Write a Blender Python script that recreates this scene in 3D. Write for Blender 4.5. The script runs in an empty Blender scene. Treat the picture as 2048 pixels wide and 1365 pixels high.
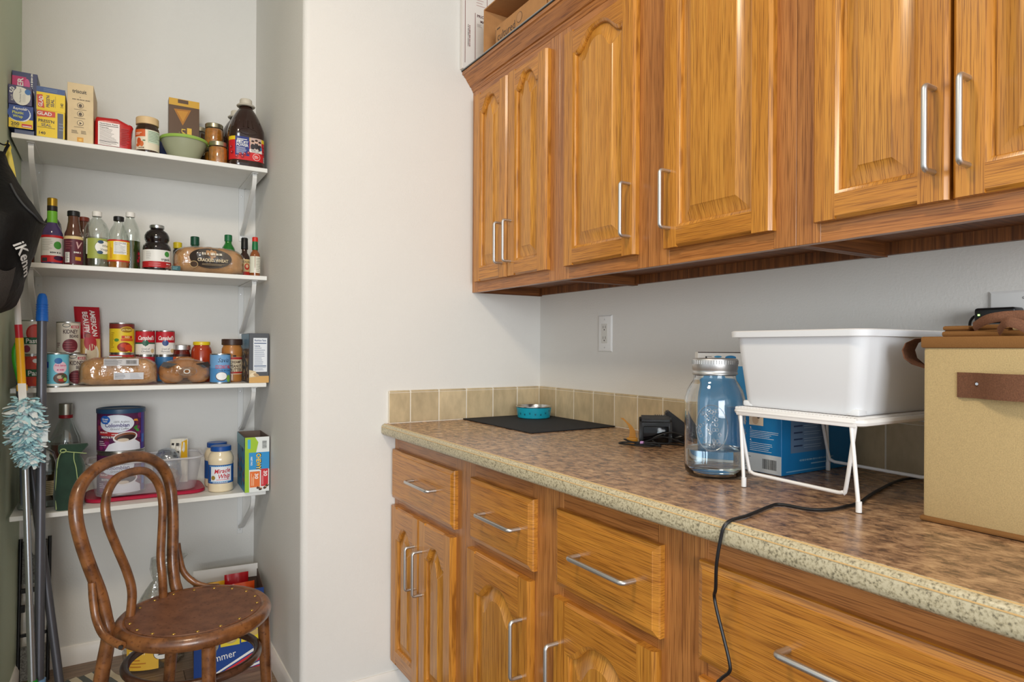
import bpy, bmesh, math, random
from mathutils import Vector, Matrix, noise
random.seed(7)
PI = math.pi
C = bpy.context.scene.collection
SC = bpy.context.scene

# ------------------------------------------------------------------ camera
cam = bpy.data.cameras.new('camera'); camo = bpy.data.objects.new('camera', cam); C.objects.link(camo)
YAW, ROLL = 0.555022, 0.0051184
_F = Vector((math.sin(YAW), math.cos(YAW), 0)); _R = Vector((math.cos(YAW), -math.sin(YAW), 0)); _Z = Vector((0, 0, 1))
_cx = _R*math.cos(ROLL) + _Z*math.sin(ROLL); _cy = -_R*math.sin(ROLL) + _Z*math.cos(ROLL)
camo.matrix_world = Matrix(((_cx.x, _cy.x, -_F.x, 0), (_cx.y, _cy.y, -_F.y, 0), (_cx.z, _cy.z, -_F.z, 1.2003), (0, 0, 0, 1)))
cam.sensor_width = 36; cam.lens = 1299.4455*36/2048; cam.shift_y = 13.2/2048; cam.clip_start = .02
SC.camera = camo

# ------------------------------------------------------------------ world, lights, exposure
SC.view_settings.view_transform = 'Standard'; SC.view_settings.look = 'None'
SC.view_settings.gamma = 1; SC.view_settings.use_curve_mapping = False
SC.view_settings.exposure = -0.10
w = bpy.data.worlds.new('daylight'); SC.world = w; w.use_nodes = True
w.node_tree.nodes['Background'].inputs[0].default_value = (.90, .96, 1.0, 1)
w.node_tree.nodes['Background'].inputs[1].default_value = 1.0
def area(name, loc, target, size, power, col, sy=None):
    l = bpy.data.lights.new(name, 'AREA'); l.energy = power; l.color = col; l.size = size
    if sy: l.shape = 'RECTANGLE'; l.size_y = sy
    else: l.shape = 'DISK'
    o = bpy.data.objects.new(name, l); C.objects.link(o); o.location = loc
    o.rotation_euler = (Vector(target)-Vector(loc)).to_track_quat('-Z', 'Y').to_euler()
    return o
area('ceiling_lamp', (-.25, .75, 2.70), (.1, 1.3, 0), .40, 22, (1, .84, .64))
area('kitchen_window', (-1.3, -4.6, 1.55), (.3, 2.4, 1.1), 2.6, 235, (.95, .98, 1.0), 1.9)

# ------------------------------------------------------------------ helpers
def lin(c):
    return tuple(((v/255)/12.92 if v/255 <= .04045 else ((v/255+.055)/1.055)**2.4) for v in c)
def rgba(c): return (*lin(c), 1)
def newmat(name):
    m = bpy.data.materials.new(name); m.use_nodes = True
    nt = m.node_tree; return m, nt, nt.nodes['Principled BSDF']
MATS = {}
def mat(name, col=(200, 200, 200), rough=.5, metal=0, bump=None, var=None, coat=0, trans=0, ior=1.45, spec=.5, sheen=0, alpha=1):
    if name in MATS: return MATS[name]
    m, nt, b = newmat(name); N = nt.nodes; L = nt.links
    b.inputs['Base Color'].default_value = rgba(col); b.inputs['Roughness'].default_value = rough
    b.inputs['Metallic'].default_value = metal; b.inputs['Coat Weight'].default_value = coat
    b.inputs['Transmission Weight'].default_value = trans; b.inputs['IOR'].default_value = ior
    b.inputs['Specular IOR Level'].default_value = spec; b.inputs['Sheen Weight'].default_value = sheen
    b.inputs['Alpha'].default_value = alpha
    tc = N.new('ShaderNodeTexCoord')
    if var:
        sc, amt = var[0], var[1]
        n = N.new('ShaderNodeTexNoise'); n.inputs['Scale'].default_value = sc; n.inputs['Detail'].default_value = 4
        mp = N.new('ShaderNodeMapping'); mp.inputs['Scale'].default_value = var[2] if len(var) > 2 else (1, 1, 1)
        L.new(tc.outputs['Object'], mp.inputs[0]); L.new(mp.outputs[0], n.inputs['Vector'])
        r = N.new('ShaderNodeValToRGB'); e = r.color_ramp.elements
        lo = tuple(max(0, v*(1-amt)) for v in lin(col)); hi = tuple(min(1, v*(1+amt)) for v in lin(col))
        e[0].position = .3; e[0].color = (*lo, 1); e[1].position = .7; e[1].color = (*hi, 1)
        L.new(n.outputs[0], r.inputs[0]); L.new(r.outputs[0], b.inputs['Base Color'])
    if bump:
        n = N.new('ShaderNodeTexNoise'); n.inputs['Scale'].default_value = bump[0]; n.inputs['Detail'].default_value = 3
        bp = N.new('ShaderNodeBump'); bp.inputs['Strength'].default_value = bump[1]; bp.inputs['Distance'].default_value = bump[2] if len(bump) > 2 else .002
        L.new(tc.outputs['Object'], n.inputs['Vector']); L.new(n.outputs[0], bp.inputs['Height']); L.new(bp.outputs[0], b.inputs['Normal'])
    MATS[name] = m; return m
def pm(col):                                                       # printed ink
    return mat('ink_%d_%d_%d' % tuple(col), col, .45)
def clear(name, tint=(255, 255, 255), gloss=.12, rough=.06, edge=.5, bump=None):
    """thin clear plastic or glass film: transparent with a fresnel gloss"""
    if name in MATS: return MATS[name]
    m, nt, b = newmat(name); N = nt.nodes; L = nt.links; N.remove(b)
    t = N.new('ShaderNodeBsdfTransparent'); t.inputs[0].default_value = rgba(tint)
    g = N.new('ShaderNodeBsdfGlossy'); g.inputs['Roughness'].default_value = rough; g.inputs[0].default_value = (.95, .95, .95, 1)
    lw = N.new('ShaderNodeLayerWeight'); lw.inputs[0].default_value = .35
    mr = N.new('ShaderNodeMapRange'); mr.inputs['To Min'].default_value = gloss; mr.inputs['To Max'].default_value = edge
    mx = N.new('ShaderNodeMixShader'); out = N['Material Output']
    L.new(lw.outputs['Facing'], mr.inputs[0]); L.new(mr.outputs[0], mx.inputs[0]); L.new(t.outputs[0], mx.inputs[1]); L.new(g.outputs[0], mx.inputs[2])
    L.new(mx.outputs[0], out.inputs[0])
    if bump:
        tc = N.new('ShaderNodeTexCoord'); n = N.new('ShaderNodeTexNoise'); n.inputs['Scale'].default_value = bump[0]; n.inputs['Detail'].default_value = 2
        bp = N.new('ShaderNodeBump'); bp.inputs['Strength'].default_value = bump[1]; bp.inputs['Distance'].default_value = .006
        L.new(tc.outputs['Object'], n.inputs['Vector']); L.new(n.outputs[0], bp.inputs['Height'])
        L.new(bp.outputs[0], g.inputs['Normal']); L.new(bp.outputs[0], lw.inputs['Normal'])
    MATS[name] = m; return m
def frosted(name, col, alpha=.5, rough=.35):
    """milky plastic you can half see through"""
    m, nt, b = newmat(name); N = nt.nodes; L = nt.links
    b.inputs['Base Color'].default_value = rgba(col); b.inputs['Roughness'].default_value = rough
    t = N.new('ShaderNodeBsdfTransparent'); mx = N.new('ShaderNodeMixShader'); mx.inputs[0].default_value = alpha
    L.new(t.outputs[0], mx.inputs[1]); L.new(b.outputs[0], mx.inputs[2]); L.new(mx.outputs[0], N['Material Output'].inputs[0])
    MATS[name] = m; return m

W0 = {}                                                            # root -> world offset for parts given in world coordinates
ROOT = {}
def setp(o, label=None, cat=None, group=None, kind=None):
    if label: o['label'] = label
    if cat: o['category'] = cat
    if group: o['group'] = group
    if kind: o['kind'] = kind
    return o
def thing(name, label, cat, loc=(0, 0, 0), rotz=0, group=None, world=False):
    o = bpy.data.objects.new(name, None); C.objects.link(o); o.empty_display_size = .02
    o.location = loc; o.rotation_euler = (0, 0, rotz)
    if world: W0[o] = Vector(loc)
    return setp(o, label, cat, group)
def obj(name, bm, m, parent=None, smooth=40, loc=None):
    me = bpy.data.meshes.new(name)
    if parent is not None:
        root = parent
        while root.parent: root = root.parent
        if root in W0: bmesh.ops.translate(bm, verts=bm.verts, vec=-W0[root])
    elif loc is not None:
        bmesh.ops.translate(bm, verts=bm.verts, vec=-Vector(loc))
    bmesh.ops.recalc_face_normals(bm, faces=bm.faces)
    bm.to_mesh(me); bm.free()
    for k in (m if isinstance(m, (list, tuple)) else [m]): me.materials.append(k)
    if smooth:
        me.shade_smooth(); me.set_sharp_from_angle(angle=math.radians(smooth))
    o = bpy.data.objects.new(name, me); C.objects.link(o)
    if parent is not None: o.parent = parent
    elif loc is not None: o.location = loc
    return o
def struct(name, bm, m, parent=None, smooth=40, loc=(0, 0, 0)):
    o = obj(name, bm, m, parent, smooth, loc if parent is None else None)
    if parent is None: o['kind'] = 'structure'
    return o
def dup(root, loc, rotz=None, label=None):
    r = root.copy(); C.objects.link(r); r.location = loc
    if rotz is not None: r.rotation_euler = (0, 0, rotz)
    if label: r['label'] = label
    for ch in list(root.children):
        c = ch.copy(); C.objects.link(c); c.parent = r
        for g in ch.children:
            d = g.copy(); C.objects.link(d); d.parent = c
    return r
def B(): return bmesh.new()
def box(bm, x0, x1, y0, y1, z0, z1, b=0, seg=2):
    r = bmesh.ops.create_cube(bm, size=1); vs = r['verts']
    for v in vs: v.co = Vector(((x0+x1)/2+v.co.x*(x1-x0), (y0+y1)/2+v.co.y*(y1-y0), (z0+z1)/2+v.co.z*(z1-z0)))
    if b:
        es = list({e for v in vs for e in v.link_edges})
        bmesh.ops.bevel(bm, geom=es, offset=b, segments=seg, affect='EDGES', profile=.5)
    return bm
def bxo(*a, **k): return box(B(), *a, **k)
def lathe(bm, prof, seg=40, c=(0, 0, 0), sx=1, sy=1):
    rings = []
    for r, z in prof:
        if r < 1e-6: rings.append([bm.verts.new((c[0], c[1], c[2]+z))])
        else: rings.append([bm.verts.new((c[0]+r*sx*math.cos(2*PI*i/seg), c[1]+r*sy*math.sin(2*PI*i/seg), c[2]+z)) for i in range(seg)])
    for a, b in zip(rings, rings[1:]):
        for i in range(seg):
            j = (i+1) % seg
            if len(a) == 1 and len(b) == 1: continue
            if len(a) == 1: bm.faces.new((a[0], b[i], b[j]))
            elif len(b) == 1: bm.faces.new((a[i], a[j], b[0]))
            else: bm.faces.new((a[i], a[j], b[j], b[i]))
    return bm
def catm(pts, n=6, closed=False):
    P = [Vector(p) for p in pts]; out = []; N = len(P)
    for i in range(N if closed else N-1):
        if closed: a, b, c, d = P[(i-1) % N], P[i], P[(i+1) % N], P[(i+2) % N]
        else: a, b, c, d = P[max(i-1, 0)], P[i], P[i+1], P[min(i+2, N-1)]
        for k in range(n):
            t = k/n
            out.append(.5*((2*b)+(c-a)*t+(2*a-5*b+4*c-d)*t*t+(3*b-a-3*c+d)*t**3))
    if not closed: out.append(P[-1])
    return out
def tube(bm, pts, r, seg=10, closed=False, flat=None):
    P = [Vector(p) for p in pts]; n = len(P)
    R = r if isinstance(r, (list, tuple)) else [r]*n
    T = [((P[(i+1) % n]-P[i-1]) if closed else (P[min(i+1, n-1)]-P[max(i-1, 0)])).normalized() for i in range(n)]
    up = Vector((0, 0, 1)) if abs(T[0].z) < .9 else Vector((1, 0, 0))
    nrm = (up-T[0]*up.dot(T[0])).normalized(); rings = []
    for i in range(n):
        if i:
            q = T[i-1].rotation_difference(T[i]); nrm = q @ nrm; nrm = (nrm-T[i]*nrm.dot(T[i])).normalized()
        bn = T[i].cross(nrm); fl = flat or 1
        rings.append([bm.verts.new(P[i]+nrm*(R[i]*math.cos(2*PI*k/seg))+bn*(R[i]*fl*math.sin(2*PI*k/seg))) for k in range(seg)])
    for i in range(n if closed else n-1):
        a, b = rings[i], rings[(i+1) % n]
        off = 0
        if closed and i == n-1:
            off = min(range(seg), key=lambda s: sum((a[k].co-b[(k+s) % seg].co).length for k in range(seg)))
        for k in range(seg):
            bm.faces.new((a[k], a[(k+1) % seg], b[(k+1+off) % seg], b[(k+off) % seg]))
    if not closed:
        bm.faces.new(rings[0][::-1]); bm.faces.new(rings[-1])
    return bm
def upull(bm, a, b, out, depth, r, rc=.008, seg=10):
    """U-shaped bar pull from foot a to foot b standing out by depth"""
    a, b, o = Vector(a), Vector(b), Vector(out).normalized(); d = (b-a).normalized()
    pts = [a]
    for k in range(6):
        t = k/5*PI/2; pts.append(a+o*(depth-rc+rc*math.sin(t))+d*(rc-rc*math.cos(t)))
    for k in range(6):
        t = k/5*PI/2; pts.append(b+o*(depth-rc+rc*math.cos(t))-d*(rc-rc*math.sin(t)))
    pts.append(b)
    return tube(bm, pts, r, seg)
def prism(bm, pts, axis, a, b):
    """extrude 2-D outline along an axis between a and b; pts are the other two coordinates in order"""
    def P(p, s): return (s, p[0], p[1]) if axis == 'x' else (p[0], s, p[1]) if axis == 'y' else (p[0], p[1], s)
    A = [bm.verts.new(P(p, a)) for p in pts]; Bv = [bm.verts.new(P(p, b)) for p in pts]; n = len(pts)
    bm.faces.new(A); bm.faces.new(Bv[::-1])
    for i in range(n): bm.faces.new((A[i], Bv[i], Bv[(i+1) % n], A[(i+1) % n]))
    return bm
def loft(bm, rings, cap0=True, cap1=True):
    R = [[bm.verts.new(p) for p in r] for r in rings]; n = len(R[0])
    for a, b in zip(R, R[1:]):
        for i in range(n): bm.faces.new((a[i], a[(i+1) % n], b[(i+1) % n], b[i]))
    if cap0: bm.faces.new(R[0][::-1])
    if cap1: bm.faces.new(R[-1])
    return bm
def rrect(w, d, r, n=4, cx=0, cy=0):
    out = []
    for qx, qy, a0 in ((1, 1, 0), (-1, 1, 90), (-1, -1, 180), (1, -1, 270)):
        for k in range(n+1):
            t = math.radians(a0+90*k/n); out.append((cx+qx*(w/2-r)+r*math.cos(t), cy+qy*(d/2-r)+r*math.sin(t)))
    return out

# ------------------------------------------------------------------ lettering (built-in font turned into flat ink meshes)
CH = "ABCDEFGHIJKLMNOPQRSTUVWXYZabcdefghijklmnopqrstuvwxyz0123456789'%&.!-/:"
GL = {}
def make_glyphs():
    tmp = []
    for wt, off in ((0, 0), (1, .022)):
        for c in CH:
            for body in (c, '|'+c+'|'):
                cu = bpy.data.curves.new('g', 'FONT'); cu.body = body; cu.resolution_u = 2; cu.offset = off
                o = bpy.data.objects.new('g', cu); C.objects.link(o); tmp.append((wt, c, len(body), o))
        cu = bpy.data.curves.new('g', 'FONT'); cu.body = '||'; cu.offset = off
        o = bpy.data.objects.new('g', cu); C.objects.link(o); tmp.append((wt, '|', 3, o))
    dg = bpy.context.evaluated_depsgraph_get(); W = {}
    for wt, c, n, o in tmp:
        e = o.evaluated_get(dg); me = e.to_mesh()
        vs = [(v.co.x, v.co.y) for v in me.vertices]
        if n == 1: GL[wt, c] = [vs, [tuple(p.vertices) for p in me.polygons], 0]
        else: W[wt, c] = max((v[0] for v in vs), default=0)
        e.to_mesh_clear()
    for wt, c, n, o in tmp:
        if n == 1: GL[wt, c][2] = W[wt, c]-W[wt, '|']
    for wt, c, n, o in tmp:
        cu = o.data; bpy.data.objects.remove(o); bpy.data.curves.remove(cu)
make_glyphs()
class Print:
    """flat graphics in label coordinates (u right, v up, metres), laid on a surface by a map"""
    def __init__(s): s.it = []
    def poly(s, pts, col, l=0): s.it.append((list(pts), [tuple(range(len(pts)))], col, l)); return s
    def rect(s, u0, v0, u1, v1, col, l=0): return s.poly([(u0, v0), (u1, v0), (u1, v1), (u0, v1)], col, l)
    def ell(s, cu, cv, a, b, col, l=1, n=22, rot=0):
        cr, sr = math.cos(rot), math.sin(rot); P = []
        for k in range(n):
            x, y = a*math.cos(2*PI*k/n), b*math.sin(2*PI*k/n); P.append((cu+x*cr-y*sr, cv+x*sr+y*cr))
        return s.poly(P, col, l)
    def text(s, t, u, v, h, col, l=2, bold=1, w=None, rot=0, ital=0, al='c'):
        sc = h/.70; adv = 0; V = []; Fc = []
        for c in t:
            if c == ' ': adv += .32; continue
            g = GL[bold, c] if (bold, c) in GL else GL[bold, '-']
            o = len(V); V += [(x+adv+ital*y, y) for x, y in g[0]]; Fc += [tuple(i+o for i in f) for f in g[1]]; adv += g[2]
        sx = sc if w is None else w/max(adv, .01)
        W = adv*sx; x0 = {'c': -W/2, 'l': 0, 'r': -W}[al]; cr, sr = math.cos(rot), math.sin(rot); out = []
        for x, y in V:
            a, b = x*sx+x0, y*sc-h/2; out.append((u+a*cr-b*sr, v+a*sr+b*cr))
        s.it.append((out, Fc, col, l)); return s
    def smudge(s, u, v, w, h, col, l=2, rot=0):
        """print too small to read: a row of short ink strokes"""
        rs = random.Random(int((u*31+v*17+w)*1e4)); a = -w/2; cr, sr = math.cos(rot), math.sin(rot)
        while a < w/2:
            d = h*rs.uniform(.35, .8); hh = h*rs.uniform(.28, .45)
            s.poly([(u+x*cr-y*sr, v+x*sr+y*cr) for x, y in ((a, -hh), (min(a+d, w/2), -hh), (min(a+d, w/2), hh), (a, hh))], col, l); a += d+h*rs.choice((.18, .2, .5))
        return s
    def lines(s, u0, v0, u1, v1, n, col, l=2, th=.35, vert=False):
        rs = random.Random(int((u0*7+v0*13+n)*1e4))
        for k in range(n):
            if vert:
                a = u0+(u1-u0)*(k+.5)/n; t = (u1-u0)/n*th/2; s.rect(a-t, v0, a+t, v0+(v1-v0)*rs.uniform(.6, 1), col, l)
            else:
                a = v1-(v1-v0)*(k+.5)/n; t = (v1-v0)/n*th/2; s.rect(u0, a-t, u0+(u1-u0)*rs.uniform(.6, 1), a+t, col, l)
        return s
    def barcode(s, u0, v0, u1, v1, l=1, base=(245, 245, 245), vert=False):
        s.rect(u0, v0, u1, v1, base, l); rs = random.Random(3); m = (u1-u0)*.1 if not vert else (v1-v0)*.1
        a = (u0 if not vert else v0)+m; e = (u1 if not vert else v1)-m
        while a < e:
            t = rs.choice((.0006, .0009, .0014))
            if vert: s.rect(u0+(u1-u0)*.1, a, u1-(u1-u0)*.1, a+t, (25, 25, 25), l+1)
            else: s.rect(a, v0+(v1-v0)*.12, a+t, v1-(v1-v0)*.12, (25, 25, 25), l+1)
            a += t+rs.choice((.0008, .0013))
        return s
    def facts(s, u0, v0, u1, v1, base=(240, 240, 238), ink=(35, 35, 40)):
        """a nutrition panel"""
        w, h = u1-u0, v1-v0
        s.rect(u0, v0, u1, v1, base, 1); s.text('Nutrition Facts', (u0+u1)/2, v1-h*.07, h*.06, ink, 2, w=w*.85)
        s.rect(u0+w*.06, v1-h*.17, u1-w*.06, v1-h*.145, ink, 2); s.rect(u0+w*.06, v0+h*.16, u1-w*.06, v0+h*.185, ink, 2)
        s.text('Calories', u0+w*.07, v1-h*.235, h*.05, ink, 2, al='l', w=w*.42)
        s.lines(u0+w*.07, v0+h*.2, u1-w*.07, v1-h*.27, 9, ink, 2, .22); s.lines(u0+w*.07, v0+h*.03, u1-w*.07, v0+h*.15, 3, ink, 2, .25)
        return s
    def build(s, name, parent, mp, du=None, base=.0004, step=.00022):
        bm = B(); cols = []; 
        for q, (V, Fc, col, l) in enumerate(s.it):
            if col not in cols: cols.append(col)
            mi = cols.index(col); vs = [bm.verts.new((x, y, base+step*l+q*2e-6)) for x, y in V]
            for f in Fc:
                try: fc = bm.faces.new([vs[i] for i in f]); fc.material_index = mi
                except ValueError: pass
        if du and bm.verts:
            lo = min(v.co.x for v in bm.verts); hi = max(v.co.x for v in bm.verts)
            k = math.ceil(lo/du)
            while k*du < hi:
                bmesh.ops.bisect_plane(bm, geom=bm.verts[:]+bm.edges[:]+bm.faces[:], plane_co=(k*du, 0, 0), plane_no=(1, 0, 0)); k += 1
        rt = parent
        while rt.parent: rt = rt.parent
        sh = W0.get(rt, Vector((0, 0, 0)))
        for v in bm.verts: v.co = Vector(mp(v.co.x, v.co.y, v.co.z))-sh
        me = bpy.data.meshes.new(name); bm.to_mesh(me); bm.free()
        for c in cols: me.materials.append(pm(c))
        if du: me.shade_smooth()
        o = bpy.data.objects.new(name, me); C.objects.link(o); o.parent = parent
        return o
def cylmap(r, z0=0, th0=0):
    rf = r if callable(r) else (lambda v: r)
    r0 = rf(0) if not callable(r) else None
    def f(u, v, o):
        rr = rf(v); a = u/(RREF[0] if callable(r) else r)+th0
        return ((rr+o)*math.sin(a), -(rr+o)*math.cos(a), z0+v)
    return f
RREF = [1]
def front(y, x0=0, z0=0): return lambda u, v, o: (x0+u, y-o, z0+v)          # face that looks to -y
def rightf(x, y0=0, z0=0): return lambda u, v, o: (x+o, y0+u, z0+v)          # face that looks to +x
def leftf(x, y0=0, z0=0): return lambda u, v, o: (x-o, y0-u, z0+v)           # face that looks to -x
# ------------------------------------------------------------------ materials of the room
WALL = mat('wall_paint', (222, 220, 215), .72, bump=(170, .22, .003), var=(3, .015))
GREEN = mat('sage_wall_paint', (198, 210, 186), .7, bump=(170, .2, .003), var=(3, .02))
CEIL = mat('ceiling_paint', (236, 234, 228), .8)
TRIM = mat('white_trim', (230, 226, 220), .4, var=(8, .03))
SHELFW = mat('white_shelf', (232, 232, 228), .35, var=(14, .02))
BRKT = mat('white_bracket', (222, 222, 220), .4)
NICKEL = mat('satin_nickel', (206, 206, 206), .42, 1)
CHROME = mat('bright_steel', (200, 202, 205), .22, 1)
def oak(name, base, dark, grain, rough=.3, coat=.25):
    m, nt, b = newmat(name); N = nt.nodes; L = nt.links
    tc = N.new('ShaderNodeTexCoord'); oi = N.new('ShaderNodeObjectInfo')
    ml = N.new('ShaderNodeMath'); ml.operation = 'MULTIPLY'; ml.inputs[1].default_value = 23
    L.new(oi.outputs['Random'], ml.inputs[0])
    ad = N.new('ShaderNodeVectorMath'); L.new(tc.outputs['Object'], ad.inputs[0]); L.new(ml.outputs[0], ad.inputs[1])
    def nz(scale, st, detail, dist=0):
        s = [.12 if grain != 'x' else 1, 1, 1]; s['xyz'.index(grain)] = st
        mp = N.new('ShaderNodeMapping'); mp.inputs['Scale'].default_value = s
        n = N.new('ShaderNodeTexNoise'); n.inputs['Scale'].default_value = scale; n.inputs['Detail'].default_value = detail; n.inputs['Distortion'].default_value = dist
        L.new(ad.outputs[0], mp.inputs[0]); L.new(mp.outputs[0], n.inputs['Vector']); return n
    n1 = nz(95, .032, 7, .3); n2 = nz(560, .02, 2); n3 = nz(5, .35, 2)
    r = N.new('ShaderNodeValToRGB'); e = r.color_ramp.elements
    e[0].position = .28; e[0].color = rgba(dark); e[1].position = .66; e[1].color = rgba(base)
    L.new(n1.outputs[0], r.inputs[0])
    r2 = N.new('ShaderNodeValToRGB'); e = r2.color_ramp.elements
    e[0].position = .36; e[0].color = (.52, .45, .38, 1); e[1].position = .5; e[1].color = (1, 1, 1, 1); L.new(n2.outputs[0], r2.inputs[0])
    mx = N.new('ShaderNodeMix'); mx.data_type = 'RGBA'; mx.blend_type = 'MULTIPLY'; mx.inputs[0].default_value = .9
    L.new(r.outputs[0], mx.inputs[6]); L.new(r2.outputs[0], mx.inputs[7])
    r3 = N.new('ShaderNodeValToRGB'); e = r3.color_ramp.elements
    e[0].position = .3; e[0].color = (.86, .84, .80, 1); e[1].position = .7; e[1].color = (1, 1, 1, 1); L.new(n3.outputs[0], r3.inputs[0])
    m3 = N.new('ShaderNodeMix'); m3.data_type = 'RGBA'; m3.blend_type = 'MULTIPLY'; m3.inputs[0].default_value = 1
    L.new(mx.outputs[2], m3.inputs[6]); L.new(r3.outputs[0], m3.inputs[7]); L.new(m3.outputs[2], b.inputs['Base Color'])
    b.inputs['Roughness'].default_value = rough; b.inputs['Coat Weight'].default_value = coat; b.inputs['Coat Roughness'].default_value = .2
    bp = N.new('ShaderNodeBump'); bp.inputs['Strength'].default_value = .12; bp.inputs['Distance'].default_value = .001
    L.new(n2.outputs[0], bp.inputs['Height']); L.new(bp.outputs[0], b.inputs['Normal'])
    MATS[name] = m; return m
OAKV = oak('oak_upright_grain', (212, 146, 56), (184, 118, 40), 'z')
OAKH = oak('oak_level_grain', (210, 143, 54), (180, 114, 40), 'y')
OAKP = oak('oak_panel', (214, 152, 64), (190, 126, 48), 'z')
FRV = oak('oak_frame_upright', (198, 134, 72), (166, 104, 52), 'z')
FRH = oak('oak_frame_level', (194, 128, 66), (160, 99, 48), 'y')
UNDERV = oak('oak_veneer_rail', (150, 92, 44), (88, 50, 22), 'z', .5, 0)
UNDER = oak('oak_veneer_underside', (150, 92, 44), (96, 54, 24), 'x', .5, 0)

# ------------------------------------------------------------------ room shell
XW, YW, XS, YP, XL, HC = 1.459, 2.1406, .530, 2.948, -.2743, 2.75
fl = struct('floor', bxo(-3, XW+.1, -3.2, YP+.1, -.05, -.004), mat('floor_base', (96, 80, 68), .6))
PLANKM = []
for i, c in enumerate(((150, 124, 102), (138, 112, 92), (158, 134, 112))):
    PLANKM.append(oak('floor_plank_%d' % i, c, tuple(int(v*.8) for v in c), 'x', .45, 0))
k = 0
for row in range(12):
    y1 = YP-.112-.152*(row-1); y0 = y1-.1505; y1 = min(y1, YP)
    x = -1.9+(row*.47) % 1.2
    while x < XW:
        a, b = max(x, XL if y0 > 1.3 else -1.9), min(x+1.198, XS+.02 if y0 > YW else XW)
        if b-a > .05: obj('plank', bxo(a, b, y0, y1, -.0045, 0, .0008, 1), PLANKM[k % 3], fl, 0); k += 1
        x += 1.2
struct('ceiling', bxo(-3, XW+.1, -3.2, YP+.1, HC, HC+.05), CEIL)
struct('wall_back', bxo(XL-.1, XS+.1, YP, YP+.1, -.05, HC), WALL)
struct('wall_left', prism(B(), [(-.42, 1.70), (XL-.02*1.248, 1.70), (XL, YP), (XL, YP+.1), (-.42, YP+.1)], 'z', -.05, HC), GREEN)
struct('wall_right', bxo(XW, XW+.1, -3.2, YP, -.05, HC), WALL)
r = .022
pts = [(XW+.05, YW), (XS+r, YW)]+[(XS+r-r*math.sin(t), YW+r-r*math.cos(t)) for t in [PI/2*k/8 for k in range(1, 8)]]+[(XS, YW+r), (XS, YP+.05), (XW+.05, YP+.05)]
struct('wall_end', prism(B(), pts, 'z', -.05, HC), WALL, smooth=25)
def bbprof(h=.072, t=.013): return [(0, 0), (t, 0), (t, h-.016), (t*.75, h-.010), (t*.6, h-.004), (t*.35, h), (0, h)]
bm = B(); prism(bm, [(YP-a, z) for a, z in bbprof()], 'x', XL, XS); struct('baseboard_back', bm, TRIM)
bm = B(); prism(bm, [(XS-a, z) for a, z in bbprof()], 'y', YW+.02, YP); struct('baseboard_right', bm, TRIM)
bm = B(); loft(bm, [[(XL-.02*(YP-y)+a, y, z) for a, z in bbprof()] for y in (1.72, YP)]); struct('baseboard_left', bm, TRIM)
bm = B(); prism(bm, [(YW-a, z) for a, z in bbprof()], 'x', XS+.02, .90); struct('baseboard_end', bm, TRIM)

# ------------------------------------------------------------------ tiled backsplash
TILEM = []
for i, c in enumerate(((194, 174, 138), (187, 168, 134), (200, 181, 146))):
    TILEM.append(mat('tile_%d' % i, c, .38, var=(38, .14, (1, 1, .45)), bump=(90, .15)))
GROUT = mat('grout', (228, 220, 204), .8)
bm = B(); box(bm, .8221, XW, YW-.0102, YW, .935, 1.0475); box(bm, XW-.0102, XW, -.35, YW-.0102, .935, 1.0475)
bs = struct('trim_1', bm, GROUT, loc=(1.459, 2.1406, .935)); bs['label'] = 'strip of beige ceramic tiles along the wall above the counter'
bs.name = 'trim_1'; W0[bs] = Vector((1.459, 2.1406, .935))
ex = [.8221, .9018, 1.0121, 1.1240, 1.2372, 1.3458, 1.449]; k = 0
for a, b in zip(ex, ex[1:]):
    obj('tile', bxo(a+.0019, b-.0019, YW-.0115, YW-.004, .9375, 1.0405, .0012, 1), TILEM[k % 3], bs, 0); k += 1
    obj('tile_cap', bxo(a+.0019, b-.0019, YW-.0115, YW-.001, 1.0412, 1.0485, .003, 2), TILEM[(k+1) % 3], bs)
y = 2.1291; first = True
while y > -.2:
    p = .1125; k += 1
    obj('tile', bxo(XW-.0115, XW-.004, y-p+.0019, y-.0019, .9375, 1.0405, .0012, 1), TILEM[k % 3], bs, 0)
    obj('tile_cap', bxo(XW-.0115, XW-.001, y-p+.0019, y-.0019, 1.0412, 1.0485, .003, 2), TILEM[(k+1) % 3], bs)
    y -= p

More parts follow.
